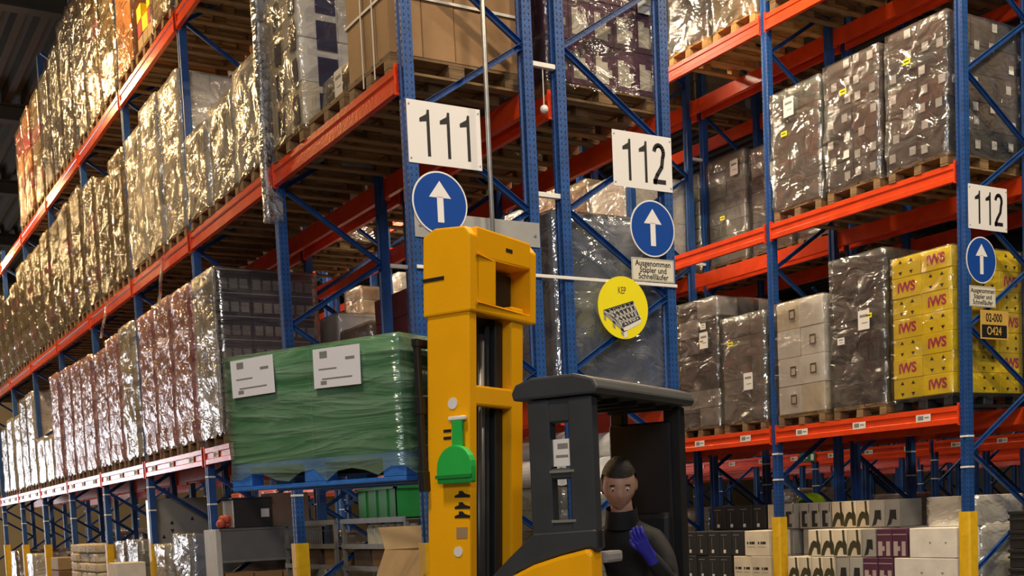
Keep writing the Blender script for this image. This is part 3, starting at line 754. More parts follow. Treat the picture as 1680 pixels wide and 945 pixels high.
def strip(x, y, z, ln, wd, label):
    bm = bmesh.new(); prev = None
    n = 12
    for j in range(n+1):
        t = j/n; a = mnoise.noise(Vector((y, t*4, 0)))*.04*t - .13*t; b = mnoise.noise(Vector((t*4, y, 3)))*.06; ww = wd*(.5 + .8*abs(mnoise.noise(Vector((t*5, 1, y)))) + (.4 if t > .7 else 0))
        q = [bm.verts.new((a-.02, b-ww/2, -ln*t)), bm.verts.new((a+.015, b, -ln*t)), bm.verts.new((a-.02, b+ww/2, -ln*t))]
        if prev:
            for i in (0, 1): bm.faces.new((prev[i], prev[i+1], q[i+1], q[i]))
        prev = q
    me = bpy.data.meshes.new('film_strip'); bm.to_mesh(me); bm.free(); me.materials.append(MATS['film_milky'])
    tag(obj('film_strip', me, None, (x, y, z)), label, 'film', 'loose film strips hanging from the rack')
strip(-.089, 6.85, 5.13, .85, .10, 'loose plastic film strip hanging from the middle beam over the red loads')
strip(-.089, 10.1, 5.12, .55, .07, 'loose plastic film strip hanging from the middle beam over the pale yellow load')

# ------------------------------------------------------------------ reach truck (local x = right, y = forward)
TX, TY, TR = -1.675, -3.089, R_(27.2)
TY_ = M('truck_yellow', (.95, .45, .003), .30, 0, .06, 3, .05, 60)
TD = M('truck_grey', (.035, .040, .046), .5, 0, .15, 6)
TB = M('truck_black', (.010, .010, .011), .5, 0, .2, 8)
TG = M('tag_green', (.02, .46, .07), .45, 0, .06, 8)
truck = empty('reach_truck', (TX, TY, 0), TR); tag(truck, 'yellow and dark grey reach truck carrying a green load with its mast', 'forklift')
def shear(me):
    for v in me.vertices: v.co.y -= .055*(v.co.z - 1.4)
    return me
u0, u1 = -.315, -.06
g = MB()
g.box(.05, .115, u0, u1, .12, 2.70).box(.435, .55, u0, u1, .12, 2.70)
g.box(.10, .45, u0, u0+.05, 2.185, 2.285).box(.10, .45, u1-.05, u1, 2.185, 2.285).box(.10, .45, u0, u1, .12, .35)
mast = obj('mast', shear(g.mesh('mast', TY_, .012, seg=2)), truck)
# mast head: a hooded box with one opening
prof = [(u0-.012, 2.63), (u0-.012, 2.99), (u0+.02, 3.03), (u1-.06, 3.045), (u1+.012, 3.01), (u1+.012, 2.63)]
g = MB().prism(prof, 'x', .038, .10)
g.prism(prof, 'x', .60, .66)
g.box(.10, .60, u0-.012, u1+.012, 2.90, 3.035).box(.10, .60, u0-.012, u1+.012, 2.63, 2.675).box(.10, .27, u0-.012, u0+.03, 2.675, 2.90)
obj('mast_head', shear(g.mesh('mast_head', TY_, .010, seg=2)), mast)
obj('vent_slot', shear(MB().box(.034, .040, u0+.14, u1+.012, 2.795, 2.812).mesh('vent_slot', INK)), mast)
obj('vent_slot', shear(MB().box(.36, .42, u0-.014, u0-.011, 2.955, 2.972).mesh('vent_slot', INK)), mast)
g = MB().box(.12, .20, u0+.05, u1-.04, .3, 2.62).box(.36, .43, u0+.05, u1-.04, .3, 2.62).box(.12, .59, u0+.10, u1-.02, 2.40, 2.88).box(.12, .43, u1-.05, u1-.03, .35, 2.6)
obj('inner_mast', shear(g.mesh('inner_mast', TB, .006)), truck)
obj('lift_cylinder', shear(MB().cyl((.275, u0+.10, .3), (.275, u0+.10, 2.55), .035, seg=14).mesh('lift_cylinder', M('steel_dark', (.10, .10, .10), .35, .6), 0, True)), truck)
for xx in (.225, .33): obj('lift_chain', shear(MB().box(xx-.012, xx+.012, u0+.075, u0+.09, .4, 2.6).mesh('lift_chain', TD)), truck)
# green hanger on the mast side
gh = obj('green_hanger', shear(MB().box(.020, .046, -.285, -.225, 1.97, 2.12).mesh('green_hanger', TG, .006)), truck)
pr = [(-.355, 1.81), (-.155, 1.81), (-.150, 1.86), (-.150, 1.89)] + [(-.2525+.1025*math.cos(R_(t)), 1.89+.105*math.sin(R_(t))) for t in range(15, 180, 15)] + [(-.355, 1.89), (-.355, 1.86)]
obj('hanger_body', shear(MB().prism(pr, 'x', .0, .048).mesh('hanger_body', TG, .008, seg=2)), gh)
obj('hanger_lip', shear(MB().box(-.012, .0, -.36, -.15, 1.835, 1.852).mesh('hanger_lip', M('tag_green_dark', (.01, .22, .04), .5))), gh)
obj('hanger_hook', shear(MB().box(.018, .048, -.30, -.205, 2.115, 2.135).mesh('hanger_hook', WHITEP, .004)), gh)
for z in (1.755, 1.70, 1.655): obj('black_marking', shear(MB().prism([(-.315, z-.016), (-.315, z-.004), (-.285, z+.004), (-.27, z+.018), (-.25, z+.018), (-.25, z+.004), (-.225, z-.004), (-.225, z-.014)], 'x', .047, .051).mesh('black_marking', INK)), truck)
for z in (2.07, 2.035): obj('black_marking', shear(MB().box(.047, .051, -.205, -.16, z-.007, z+.007).mesh('black_marking', INK)), truck)
obj('white_marking', shear(MB().cyl((.046, -.215, 2.20), (.051, -.215, 2.20), .028, seg=16).mesh('white_marking', STICK)), truck)
obj('white_marking', shear(MB().cyl((.046, -.245, 1.475), (.051, -.245, 1.475), .026, seg=16).mesh('white_marking', STICK)), truck)
obj('rating_plate', shear(MB().box(.047, .051, -.30, -.235, 1.54, 1.595).mesh('rating_plate', TAPE)), truck)
# carriage and forks
g = MB().box(.0, .80, -.10, -.06, 1.78, 1.88).box(.0, .80, -.10, -.06, 2.16, 2.25)
for xx in (.02, .21, .40, .59, .76): g.box(xx-.015, xx+.02, -.095, -.065, 1.8, 2.52)
g.box(.0, .80, -.10, -.06, 2.49, 2.53)
obj('fork_carriage', g.mesh('fork_carriage', TB, .004), truck)
for xx in (.23, .57):
    pr = [(-.065, 1.80), (-.065, 2.2), (-.030, 2.2), (-.030, 1.943), (1.05, 1.943), (1.08, 1.930), (1.05, 1.915), (.02, 1.890)]
    obj('fork', MB().prism(pr, 'x', xx-.05, xx+.05).mesh('fork', TB), truck)
# body
pr = [(-1.02, .28), (-1.02, 1.45), (-1.0, 1.475), (-.85, 1.445), (-.70, 1.405), (-.57, 1.35), (-.48, 1.28), (-.44, 1.18), (-.43, .28)]
obj('side_panel', MB().prism(pr, 'x', .0, .11).mesh('side_panel', TY_, .02, seg=2), truck)
pr2 = [(-1.03, 1.47), (-1.03, 1.56), (-.70, 1.55), (-.56, 1.44), (-.40, 1.30), (-.40, 1.12), (-.45, 1.2), (-.50, 1.28), (-.60, 1.37), (-.74, 1.42), (-.87, 1.455), (-1.0, 1.482)]
obj('panel_trim', MB().prism(pr2, 'x', .02, .12).mesh('panel_trim', TD, .006), truck)
obj('chassis', MB().box(.02, 1.08, -1.0, -.42, .22, .425).box(.62, 1.08, -1.0, -.58, .42, .905).box(.02, 1.08, -.58, -.42, .42, 1.15).box(.02, .13, -1.0, -.56, .42, 1.15).mesh('chassis', TD, .012), truck)
obj('floor_step', MB().box(.12, 1.06, -1.06, -.60, .42, .46).mesh('floor_step', TB), truck)
for xx in (.03, .86): 
    lg = obj('support_leg', MB().box(xx, xx+.20, -.5, 1.15, .10, .30).mesh('support_leg', TD, .02), truck)
    obj('load_wheel', MB().cyl((xx+.04, .98, .14), (xx+.16, .98, .14), .138, seg=20).mesh('load_wheel', TB), lg)
obj('drive_wheel', MB().cyl((.45, -.85, .17), (.62, -.85, .17), .168, seg=24).mesh('drive_wheel', TB), truck)
# cab
g = MB()
g.box(.03, .10, -.805, -.69, 1.50, 2.17).box(.03, .10, -1.03, -.905, 1.46, 2.17)
g.box(.035, .095, -.91, -.80, 2.06, 2.17).box(.035, .095, -.91, -.80, 1.80, 1.85).box(.035, .095, -.91, -.80, 1.50, 1.60)
cab = obj('cab_frame', g.mesh('cab_frame', TD, .008), truck)
for z in (1.835, 1.605): obj('rail_edge', MB().box(.028, .034, -.93, -.80, z-.006, z+.006).mesh('rail_edge', GALV), cab)
obj('cab_post', MB().box(1.02, 1.09, -1.03, -.93, .9, 2.17).mesh('cab_post', TB, .008), truck)
obj('cab_post', MB().box(1.02, 1.09, -.70, -.62, .9, 2.17).mesh('cab_post', TB, .008), truck)
rp = [(-1.06, 2.175), (-1.075, 2.20), (-1.05, 2.245), (-.95, 2.275), (-.72, 2.275), (-.64, 2.25), (-.615, 2.21), (-.625, 2.175)]
rf = obj('cab_roof', MB().prism(rp, 'x', .015, 1.13).mesh('cab_roof', TD, .012, seg=2), truck)
g = MB()
for k in range(5): g.box(.12+k*.2, .15+k*.2, -1.02, -.66, 2.150, 2.178)
obj('roof_bars', g.mesh('roof_bars', TB), rf)
obj('back_panel', MB().box(1.0, 1.05, -.98, -.62, .9, 2.10).mesh('back_panel', TB, .01), truck)
obj('seat_cushion', MB().box(.64, .99, -1.0, -.60, .90, 1.00).mesh('seat_cushion', TB, .03, seg=2), truck)
obj('seat_back', MB().box(.955, 1.02, -.98, -.62, 1.0, 1.62).mesh('seat_back', TB, .03, seg=2), truck)
obj('console', MB().box(.12, .34, -.98, -.62, .92, 1.22).mesh('console', TB, .02), truck)
kn = obj('control_lever', MB().cyl((.30, -.68, 1.2), (.36, -.69, 1.33), .012, seg=10).cyl((.355, -.69, 1.31), (.37, -.69, 1.36), .024, seg=12).mesh('control_lever', TB), truck)
obj('armrest', MB().box(.14, .30, -1.03, -.96, 1.40, 1.455).mesh('armrest', M('knob_grey', (.30, .30, .31), .5), .015, seg=2), truck)
st_ = obj('paper_sheet', MB().box(.060, .062, -.905, -.80, 1.86, 1.985).mesh('paper_sheet', STICK), truck)
obj('print_lines', MB().box(.059, .060, -.885, -.83, 1.94, 1.965).box(.059, .060, -.885, -.82, 1.90, 1.912).mesh('print_lines', INKG), st_)

# the green load on the forks
gl = empty('pallet_load', (TX, TY, 1.842)); 
cL, sL = math.cos(TR), math.sin(TR)
gl.location = (TX + .40*cL - .610*sL, TY + .40*sL + .610*cL, 1.842); gl.rotation_euler = (0, 0, TR + R_(90))
tag(gl, 'low green film-wrapped load with two white paper sheets on a blue pallet', 'pallet load')
pallet(gl, True, PLBLU)
for i in range(2):
    for j in range(2):
        obj('carton', carton_mesh(.585, .39, .575, CM['green']), gl, (-.294+i*.588, -.197+j*.394, .145))
def streak_film():
    return film_mat('film_green_wrap', (.42, .70, .48), .26, .10, .14, .8, 5)
sf = streak_film()
for n in sf.node_tree.nodes:
    if n.type == 'MAPPING': n.inputs['Scale'].default_value = (.35, .35, 3.2); n.inputs['Rotation'].default_value = (0.0, 0.10, 0)
obj('stretch_film', film_mesh(1.20, .81, .66, 31, sf, .012), gl, (0, 0, .07))
SHEET = M('sheet_white', (.80, .80, .86), .5, 0, .02, 5)
def sheet():
    g = MB().box(-.155, .155, 0, .0015, -.10, .10)
    for (a, b, c, d) in ((.06, .11, .05, .085), (.0, .12, -.01, -.002), (-.12, -.06, .03, .045), (-.10, .10, -.06, -.052), (.07, .11, -.085, -.065)):
        g.box(a, b, .0015, .002, c, d, 1)
    return g.mesh('paper_sheet', [SHEET, INKG])
for xx, zz, tl in ((.372, .605, .02), (-.215, .598, -.01)):
    obj('paper_sheet', cached('sheet', sheet), gl, (xx, .428, zz-.0), (0, tl, 0))

# ------------------------------------------------------------------ the driver
def driver():
    V = []; Ed = []; Rr = []
    def ch(parent, pts):
        last = parent
        for (p, r) in pts:
            V.append(Vector(p)); Rr.append(r); i = len(V)-1
            if last is not None: Ed.append((last, i))
            last = i
        return last
    pel = ch(None, [((.86, -.80, 1.10), .125)])
    chest = ch(pel, [((.86, -.80, 1.22), .150), ((.83, -.80, 1.38), .165)])
    neck = ch(chest, [((.79, -.80, 1.51), .120), ((.75, -.81, 1.60), .068), ((.725, -.818, 1.67), .060), ((.705, -.822, 1.73), .058)])
    up = 3
    def hand(wr, p, d, side, curl):
        d = Vector(d).normalized(); sd = Vector(side).normalized(); dn = d.cross(sd).normalized()*curl
        p = Vector(p)
        pl = ch(wr, [(tuple(p + d*.045), .030)])
        for k, ln in zip((-1.5, -.5, .5, 1.5), (.062, .075, .078, .066)):
            b = p + d*.075 + sd*(k*.019)
            ch(pl, [(tuple(b), .0125), (tuple(b + d*ln*.55 + dn*.012), .0098), (tuple(b + d*ln*.85 + dn*.042), .0088)])
        tb = p + d*.03 - sd*.03
        ch(pl, [(tuple(tb), .0135), (tuple(tb + d*.03 - sd*.022 + dn*.015), .011), (tuple(tb + d*.055 - sd*.02 + dn*.035), .009)])
    wl = ch(up, [((.80, -.955, 1.49), .078), ((.775, -1.035, 1.37), .062), ((.735, -1.07, 1.26), .056), ((.65, -1.055, 1.34), .048), ((.585, -1.03, 1.42), .036)])
    hand(wl, (.575, -1.025, 1.43), (-.65, .15, .75), (.15, -.9, .3), 1)
    wr = ch(up, [((.80, -.645, 1.49), .078), ((.76, -.60, 1.37), .062), ((.68, -.585, 1.27), .056), ((.56, -.62, 1.29), .048), ((.45, -.665, 1.33), .036)])
    hand(wr, (.44, -.67, 1.335), (-.95, -.15, .1), (-.1, .95, 0), -1)
    for y in (-.90, -.70):
        ch(pel, [((.82, y, 1.08), .098), ((.62, y, 1.09), .085), ((.44, y, 1.08), .070), ((.42, y, .88), .060), ((.44, y, .62), .045), ((.43, y, .53), .044), ((.31, y, .495), .036)])
    bm = bmesh.new(); lay = bm.verts.layers.skin.verify()
    bv = [bm.verts.new(v) for v in V]
    for v, r in zip(bv, Rr): v[lay].radius = (r, r)
    bv[0][lay].use_root = True
    for a, b in Ed: bm.edges.new((bv[a], bv[b]))
    me = bpy.data.meshes.new('body_skeleton'); bm.to_mesh(me); bm.free()
    t = bpy.data.objects.new('t', me); COL.objects.link(t)
    sk = t.modifiers.new('s', 'SKIN'); sk.branch_smoothing = .6; sk.use_smooth_shade = True
    t.modifiers.new('u', 'SUBSURF').levels = 2
    dg = bpy.context.evaluated_depsgraph_get(); out = bpy.data.meshes.new_from_object(t.evaluated_get(dg))
    bpy.data.objects.remove(t)
    # head
    hb = bmesh.new(); hb.from_mesh(out)
    mark = len(hb.faces)
    ang = math.atan2(-.50, -.86) - math.pi/2            # looking left and a little towards the entrance
    HM = Matrix.Translation((.69, -.825, 1.775)) @ Matrix.Rotation(ang, 4, 'Z') @ Matrix.Rotation(R_(-20), 4, 'X') @ Matrix.Scale(1.13, 4)
    ret = bmesh.ops.create_uvsphere(hb, u_segments=32, v_segments=24, radius=1.0)
    ga = lambda x, z, cx, cz, sx, sz: math.exp(-((x-cx)/sx)**2 - ((z-cz)/sz)**2)
    for v in ret['verts']:
        x, y, z = v.co
        px, py, pz = x*.077, y*.098, z*.120
        if z < 0: px *= 1 - .30*(-z)**1.6; py *= 1 - .10*(-z)
        if y > 0:
            py *= 1 - .06*abs(z)
            py += .024*ga(px, pz, 0, -.020, .013, .022)          # nose
            py += .008*ga(px, pz, 0, .030, .05, .014)            # brow
            for s in (-1, 1):
                py -= .012*ga(px, pz, s*.032, .006, .016, .013)   # eye sockets
                py += .005*ga(px, pz, s*.042, -.030, .02, .02)    # cheeks
            py += .007*ga(px, pz, 0, -.062, .022, .007)          # lips
            py -= .004*ga(px, pz, 0, -.063, .024, .003)
            py += .010*ga(px, pz, 0, -.100, .025, .016)          # chin
        else:
            py *= 1.0 if z > -.3 else 1 + .45*(z+.3)
        v.co = HM @ Vector((px, py, pz))
    for s in (-1, 1):
        r2 = bmesh.ops.create_uvsphere(hb, u_segments=12, v_segments=8, radius=1.0)
        for v in r2['verts']: v.co = HM @ Vector((s*.077 + v.co.x*.010, -.006 + v.co.y*.020 - abs(v.co.z)*.004, -.005 + v.co.z*.032))
    hb.faces.ensure_lookup_table()
    for i, f in enumerate(hb.faces):
        f.smooth = True
        c = f.calc_center_median()
        if i >= mark: f.material_index = 1
        elif (c - Vector((.54, -1.02, 1.47))).length < .125 and c.x < .592: f.material_index = 2
        elif c.x < .45 and c.z > 1.24: f.material_index = 2
        elif c.z > 1.615 and c.x < .80: f.material_index = 1
        else: f.material_index = 0
    fin = bpy.data.meshes.new('person'); hb.to_mesh(fin); hb.free()
    SKIN = M('skin', (.62, .36, .25), .5, 0, .05, 20)
    for mm in (M('jacket_black', (.010, .010, .012), .75, 0, .3, 10, .3, 14), SKIN, M('glove_blue', (.03, .03, .42), .5, 0, .1, 20)): fin.materials.append(mm)
    p = obj('person', fin, None, (TX, TY, 0), (0, 0, TR))
    tag(p, 'driver in black clothes and blue gloves seated in the reach truck', 'person')
    # hair, eyes, collar
    hr = bmesh.new(); q = bmesh.ops.create_uvsphere(hr, u_segments=28, v_segments=20, radius=1.0)
    for v in q['verts']:
        x, y, z = v.co
        n = 1 + .035*mnoise.noise(Vector((x*5, y*5, z*5)))
        v.co = HM @ Vector((x*.084*n, y*.104*n - .004, z*.128*n))
    kill = []
    for f in hr.faces:
        c = HM.inverted() @ f.calc_center_median()
        if c.z < .052 and c.y > .02 or c.z < -.01 and c.y > -.03 or c.z < -.055: kill.append(f)
    bmesh.ops.delete(hr, geom=kill, context='FACES')
    for f in hr.faces: f.smooth = True
    hme = bpy.data.meshes.new('hair'); hr.to_mesh(hme); hr.free(); hme.materials.append(M('hair_dark', (.022, .016, .012), .55, 0, .3, 60, .4, 120))
    obj('hair', hme, p)
    for s in (-1, 1):
        e = ball(.0115, 12); e.materials.append(WHITEP); eo = obj('eye', e, p, HM @ Vector((s*.032, .079, .004)))
        pu = MB().cyl((0, 0, 0), (0, .004, 0), .005, seg=10).mesh('pupil', INK); po = obj('pupil', pu, eo); po.rotation_euler = (R_(-20), 0, ang); po.location = (HM.to_3x3() @ Vector((0, .0095, 0)))
        obj('eyebrow', MB().box(-.016, .016, 0, .006, -.003, .003).mesh('eyebrow', MATS['hair_dark'], .002), p, HM @ Vector((s*.033, .089, .026)), (R_(-20), 0, ang))
    obj('mouth', MB().box(-.019, .019, 0, .004, -.002, .002).mesh('mouth', M('lip', (.36, .13, .11), .5), .001), p, HM @ Vector((0, .0905, -.0625)), (R_(-20), 0, ang))
    cl = MB().cyl((.755, -.805, 1.565), (.730, -.814, 1.655), .092, .080, 18, False).mesh('collar', MATS['jacket_black'], 0, True)
    obj('collar', cl, p)
driver()

# ------------------------------------------------------------------ carton stacks on the floor under rack C
def px_mesh(name, polys, mats):
    g = MB(); g.flat = True
    for pts, mi in polys: g.poly([(0, y, z) for (y, z) in pts], mi)
    return g.mesh(name, mats)
BOT = M('print_bottle', (.055, .05, .022), .5, 0, .2, 8); PGREY = M('print_dark', (.02, .02, .022), .5)
# prints face -x: +y is to the left when seen from the aisle
def bottle_print(wd, h):
    W = wd/2; arch = [(W*.98, .04*h), (W*.85, .26*h), (W*.5, .50*h), (W*.1, .60*h), (-W*.3, .56*h), (-W*.40, .30*h), (-W*.05, .34*h), (W*.15, .28*h), (W*.38, .14*h), (W*.5, .04*h)]
    neck = [(-W*.30, .97*h), (-W*.62, .97*h), (-W*.70, .62*h), (-W*.98, .44*h), (-W*.98, .08*h), (-W*.45, .08*h), (-W*.30, .44*h), (-W*.38, .62*h)]
    return px_mesh('bottle_print', [(arch, 0), (neck, 0)], [BOT])
def silver_print(wd, h):
    W = wd/2
    return px_mesh('panel_print', [([(W*.25, .62*h), (-W*.55, .62*h), (-W*.6, .25*h), (-W*.1, .3*h), (W*.1, .1*h), (W*.7, .03*h), (W*.35, .35*h)], 0)], [PGREY])
def panel_print(wd, h):
    W = wd/2
    return px_mesh('panel_print', [([(W*.55, .68*h), (-W*.55, .68*h), (-W*.55, .56*h), (-W*.1, .56*h), (-W*.1, .2*h), (-W*.55, .2*h), (-W*.55, .06*h), (W*.55, .06*h)], 0), ([(-W*.82, .95*h), (-W*.96, .95*h), (-W*.96, .6*h), (-W*.82, .6*h)], 0)], [PGREY])
def wine_print(wd, h):
    W = wd/2
    return px_mesh('label_print', [([(W*.3, .24*h), (-W*.1, .24*h), (-W*.1, .10*h), (W*.3, .10*h)], 0), ([(W*.28, .74*h), (W*.22, .74*h), (W*.22, .28*h), (W*.28, .28*h)], 1), ([(W*.7, .85*h), (-W*.3, .85*h), (-W*.3, .82*h), (W*.7, .82*h)], 1)], [STICK, INKG])
def purple_print(wd, h):
    W = wd/2
    return px_mesh('panel_print', [([(W*.75, .05*h), (W*.75, .55*h), (W*.2, .55*h), (W*.2, .38*h), (-W*.1, .38*h), (-W*.1, .22*h), (W*.2, .22*h), (W*.2, .05*h)], 0), ([(-W*.3, .05*h), (-W*.3, .55*h), (-W*.8, .55*h), (-W*.8, .05*h)], 0), ([(W*.9, .80*h), (-W*.9, .80*h), (-W*.9, .77*h), (W*.9, .77*h)], 0)], [M('print_mauve', (.45, .36, .34), .5)])
def mark_print(wd, h):
    W = wd/2; q = []
    for c in (.45, -.45):
        for (a, b) in ((.34, .22), (.12, .0), (-.02, -.30)):
            q.append(([(W*(c+a), .56*h), (W*(c+b), .56*h), (W*(c+b), .46*h), (W*(c+a), .46*h)], 0))
        q.append(([(W*(c+.36), .36*h), (W*(c-.3), .36*h), (W*(c-.3), .345*h), (W*(c+.36), .345*h)], 1))
    return px_mesh('mark_print', q, [PGREY, INKG])
def vee_print(wd, h):
    W = wd/2
    return px_mesh('mark_print', [([(W*(c+.05), .52*h), (W*(c-.05), .52*h), (W*c, .44*h)], 0) for c in (.1, -.55)], [INKG])
KIND = {'bottle': ('cream', bottle_print, 'cream carton printed with dark green bottles'), 'silver': ('grey', silver_print, 'silver carton with black printed shape'), 'panel': ('grey', panel_print, 'grey carton with black printed panel'),
        'wine': ('black', wine_print, 'black wine carton with small white label'), 'purple': ('purple', purple_print, 'purple carton with pale stepped print'), 'mark': ('cream', mark_print, 'cream carton with a row of black marks'),
        'white': ('white', vee_print, 'plain white carton'), 'plain': ('cream', None, 'plain cream carton')}
def carton_row(x0, dep, y0, y1, n, z0, h, kind, tier):
    cname, pf, desc = KIND[kind]; wd = (y1-y0)/n
    for i in range(n):
        me = carton_mesh(dep, wd-.008, h-.004, CM[cname])
        o = obj('carton', me, None, (x0+dep/2+rnd.uniform(-.008, .012), y0+wd*(i+.5), z0), (0, 0, rnd.uniform(-.015, .015)))
        tag(o, '%s, %s tier, %s from the yellow post guard' % (desc, tier, ORD[i]) if n > 1 else ('%s, %s tier, fourth from the yellow post guard' % (desc, tier) if kind == 'panel' else '%s, the only one in the %s tier' % (desc, tier)), 'carton', 'cartons stacked under the rack holding yellow cartons')
        if pf: obj('carton_print', cached((kind, round(wd, 3), round(h, 3)), lambda: pf(wd, h)), o, (-dep/2-.0012, 0, 0))
T1, T2, T3 = 1.285, .948, .611; H_ = .335
for y0, y1, n, k in ((1.20,1.66,2,'silver'),(1.67,2.28,3,'bottle'),(2.31,2.84,3,'panel'),(2.935,3.13,1,'panel'),(3.15,3.44,1,'plain'),(3.47,4.55,4,'wine')):
    carton_row(6.86, .40, y0, y1, n, T1, H_, k, 'uppermost')
for y0, y1, n, k in ((.08,.73,1,'white'),(.77,1.22,2,'purple'),(1.23,1.44,1,'silver'),(1.45,2.31,4,'bottle'),(3.0,3.47,1,'mark'),(3.50,4.70,5,'wine')):
    carton_row(6.47, .385, y0, y1, n, T2, H_, k, 'second')
for y0, y1, n, k in ((.08,.95,1,'white'),(.97,1.42,2,'purple'),(1.43,1.85,2,'silver'),(1.86,2.66,4,'bottle'),(2.98,3.70,2,'mark'),(3.73,4.70,4,'wine')):
    carton_row(6.46, .39, y0, y1, n, T3, H_, k, 'third')
def plain(x0, x1, y0, y1, z0, z1, cname, label, group=None, film=None, cat='carton', rz=0.0):
    o = obj('carton', carton_mesh(x1-x0, y1-y0, z1-z0, CM[cname]), None, ((x0+x1)/2, (y0+y1)/2, z0), (0, 0, rz)); tag(o, label, cat, group)
    if film: obj('stretch_film', film_mesh(x1-x0+.02, y1-y0+.02, z1-z0-.055, 6, film, .008), o, (0, 0, .052))
    return o
GB = 'large cartons at the back of the floor stack'
for i, (y0, y1) in enumerate(((.76,1.3),(1.31,2.3),(2.32,2.80),(2.975,3.8),(3.82,4.7))):
    plain(6.88, 7.55, y0, y1, T3, T2-.003, 'grey', 'grey carton behind the printed cartons, %s from the rack end, lower layer' % ORD[i], GB)
    plain(6.88, 7.55, y0, y1, T2, T1-.003, 'grey', 'grey carton behind the printed cartons, %s from the rack end, upper layer' % ORD[i], GB)
    plain(6.46, 7.55, y0, y1, .0, T3-.003, 'tan', 'tall brown carton on the floor under printed cartons, %s from the rack end' % ORD[i], GB)
plain(6.46, 7.58, .08, .74, 0, T3-.003, 'white', 'tall white carton on the floor at the rack end under white cartons', GB)
for z0, z1, nm in ((T3, T2-.003, 'lowest'), (T2, T1-.003, 'middle'), (T1, T1+.335, 'topmost')):
    o = plain(6.88 if nm != 'topmost' else 6.78, 7.60, .08, .72, z0, z1, 'white', 'white film-wrapped carton at the rack end behind the blue brace, %s of three' % nm, 'white cartons at the rack end', FILMW)
plain(6.95, 7.5, 2.34, 2.93, T1, T1+.0001+.20, 'grey', 'flat grey carton lying on top of the grey cartons', GB) if False else None
# black ribbed crates at the aisle corner
def rib_crate():
    g = MB().box(-.21, .21, -.15, .15, 0, .185).box(-.225, .225, -.165, .165, .10, .125).box(-.225, .225, -.165, .165, .165, .20)
    for q in (-.18, -.06, .06, .18): g.box(q-.01, q+.01, -.165, .165, 0, .185)
    return g.mesh('crate', PLBLK, .004)
for k in range(7):
    tag(obj('plastic_crate', cached('rib', rib_crate), None, (7.115, -.40, k*.205), (0, 0, rnd.uniform(-.02, .02))), 'black ribbed plastic crate, %s from the floor in the stack by the rack end' % ORD[k], 'crate', 'black plastic crates')
# floor goods in racks D and beyond
for i, (x, y, st, h, lb) in enumerate(((8.55, .55, 'dark', 1.45, 'dark wrapped pallet on the floor behind the white cartons'), (8.55, 1.455, 'dark', 1.5, 'dark carton pallet on the floor behind the silver-grey cartons'), (8.55, 2.355, 'grey', 1.35, 'grey carton pallet on the floor behind the bottle cartons'),
                         (8.55, 3.75, 'dark', 1.58, 'dark carton pallet on the floor carrying the lime vest'), (8.55, 4.9, 'kraft', 1.5, 'brown carton pallet on the floor behind the black wine cartons'), (8.55, 6.35, 'grey', 1.6, 'grey carton pallet on the floor two bays behind the black wine cartons'),
                         (13.7, 3.6, 'dark', 1.6, 'dark carton pallet on the far floor, right of the exit plate'), (13.7, 6.8, 'brown', 1.7, 'brown carton pallet on the far floor near the exit plate'), (13.7, 9.6, 'greygreen', 1.9, 'olive grey pallet load on the far floor left of the exit plate'), (13.7, 12.15, 'dark', 1.6, 'dark carton pallet at the far end of the floor'))):
    load(x, y, 0, st, h, lb, 'pallet loads standing on the floor', False)
# hi-vis vest lying on the dark pallet
def vest():
    bm = bmesh.new(); nx, ny = 18, 14; g = []
    for i in range(nx+1):
        row = []
        for j in range(ny+1):
            a = i/nx*2-1; b = j/ny*2-1
            h = .15*max(0, 1-(a*a+b*b*.8))**.6 + .02*mnoise.noise(Vector((a*3, b*3, 4)))
            row.append(bm.verts.new((b*.16, a*.23, max(.004, h))))
        g.append(row)
    for i in range(nx):
        for j in range(ny):
            f = bm.faces.new((g[i][j], g[i+1][j], g[i+1][j+1], g[i][j+1])); f.smooth = True; f.material_index = 1 if i in (11, 12) else 0
    me = bpy.data.meshes.new('vest'); bm.to_mesh(me); bm.free()
    me.materials.append(M('vest_lime', (.55, .85, .02), .6, 0, .1, 10)); me.materials.append(WHITEP)
    return me
tag(obj('safety_vest', vest(), None, (8.12, 3.88, 1.608)), 'crumpled lime safety vest with a silver stripe behind the printed cartons', 'vest')
# green escape-route plate on the distant beam
o = empty('exit_plate', (13.005, 8.78, 2.50)); tag(o, 'small green escape route plate with white arrow on a distant orange beam', 'sign')
obj('plate', MB().box(-.004, 0, -.22, .22, -.09, .09).mesh('plate', M('exit_green', (.01, .12, .035), .4)), o)
g = MB(); g.flat = True
g.poly([(-.005, .16, 0), (-.005, .08, .06), (-.005, .08, .02), (-.005, -.0, .02), (-.005, -.0, -.02), (-.005, .08, -.02), (-.005, .08, -.06)]); g.poly([(-.005, -.09, -.06), (-.005, -.09, .06), (-.005, -.17, .06), (-.005, -.17, -.06)])
obj('pictogram', g.mesh('pictogram', SIGNW), o)

# ------------------------------------------------------------------ floor goods under racks A and B
GA = 'goods on the floor under the rack with the 111 sign'
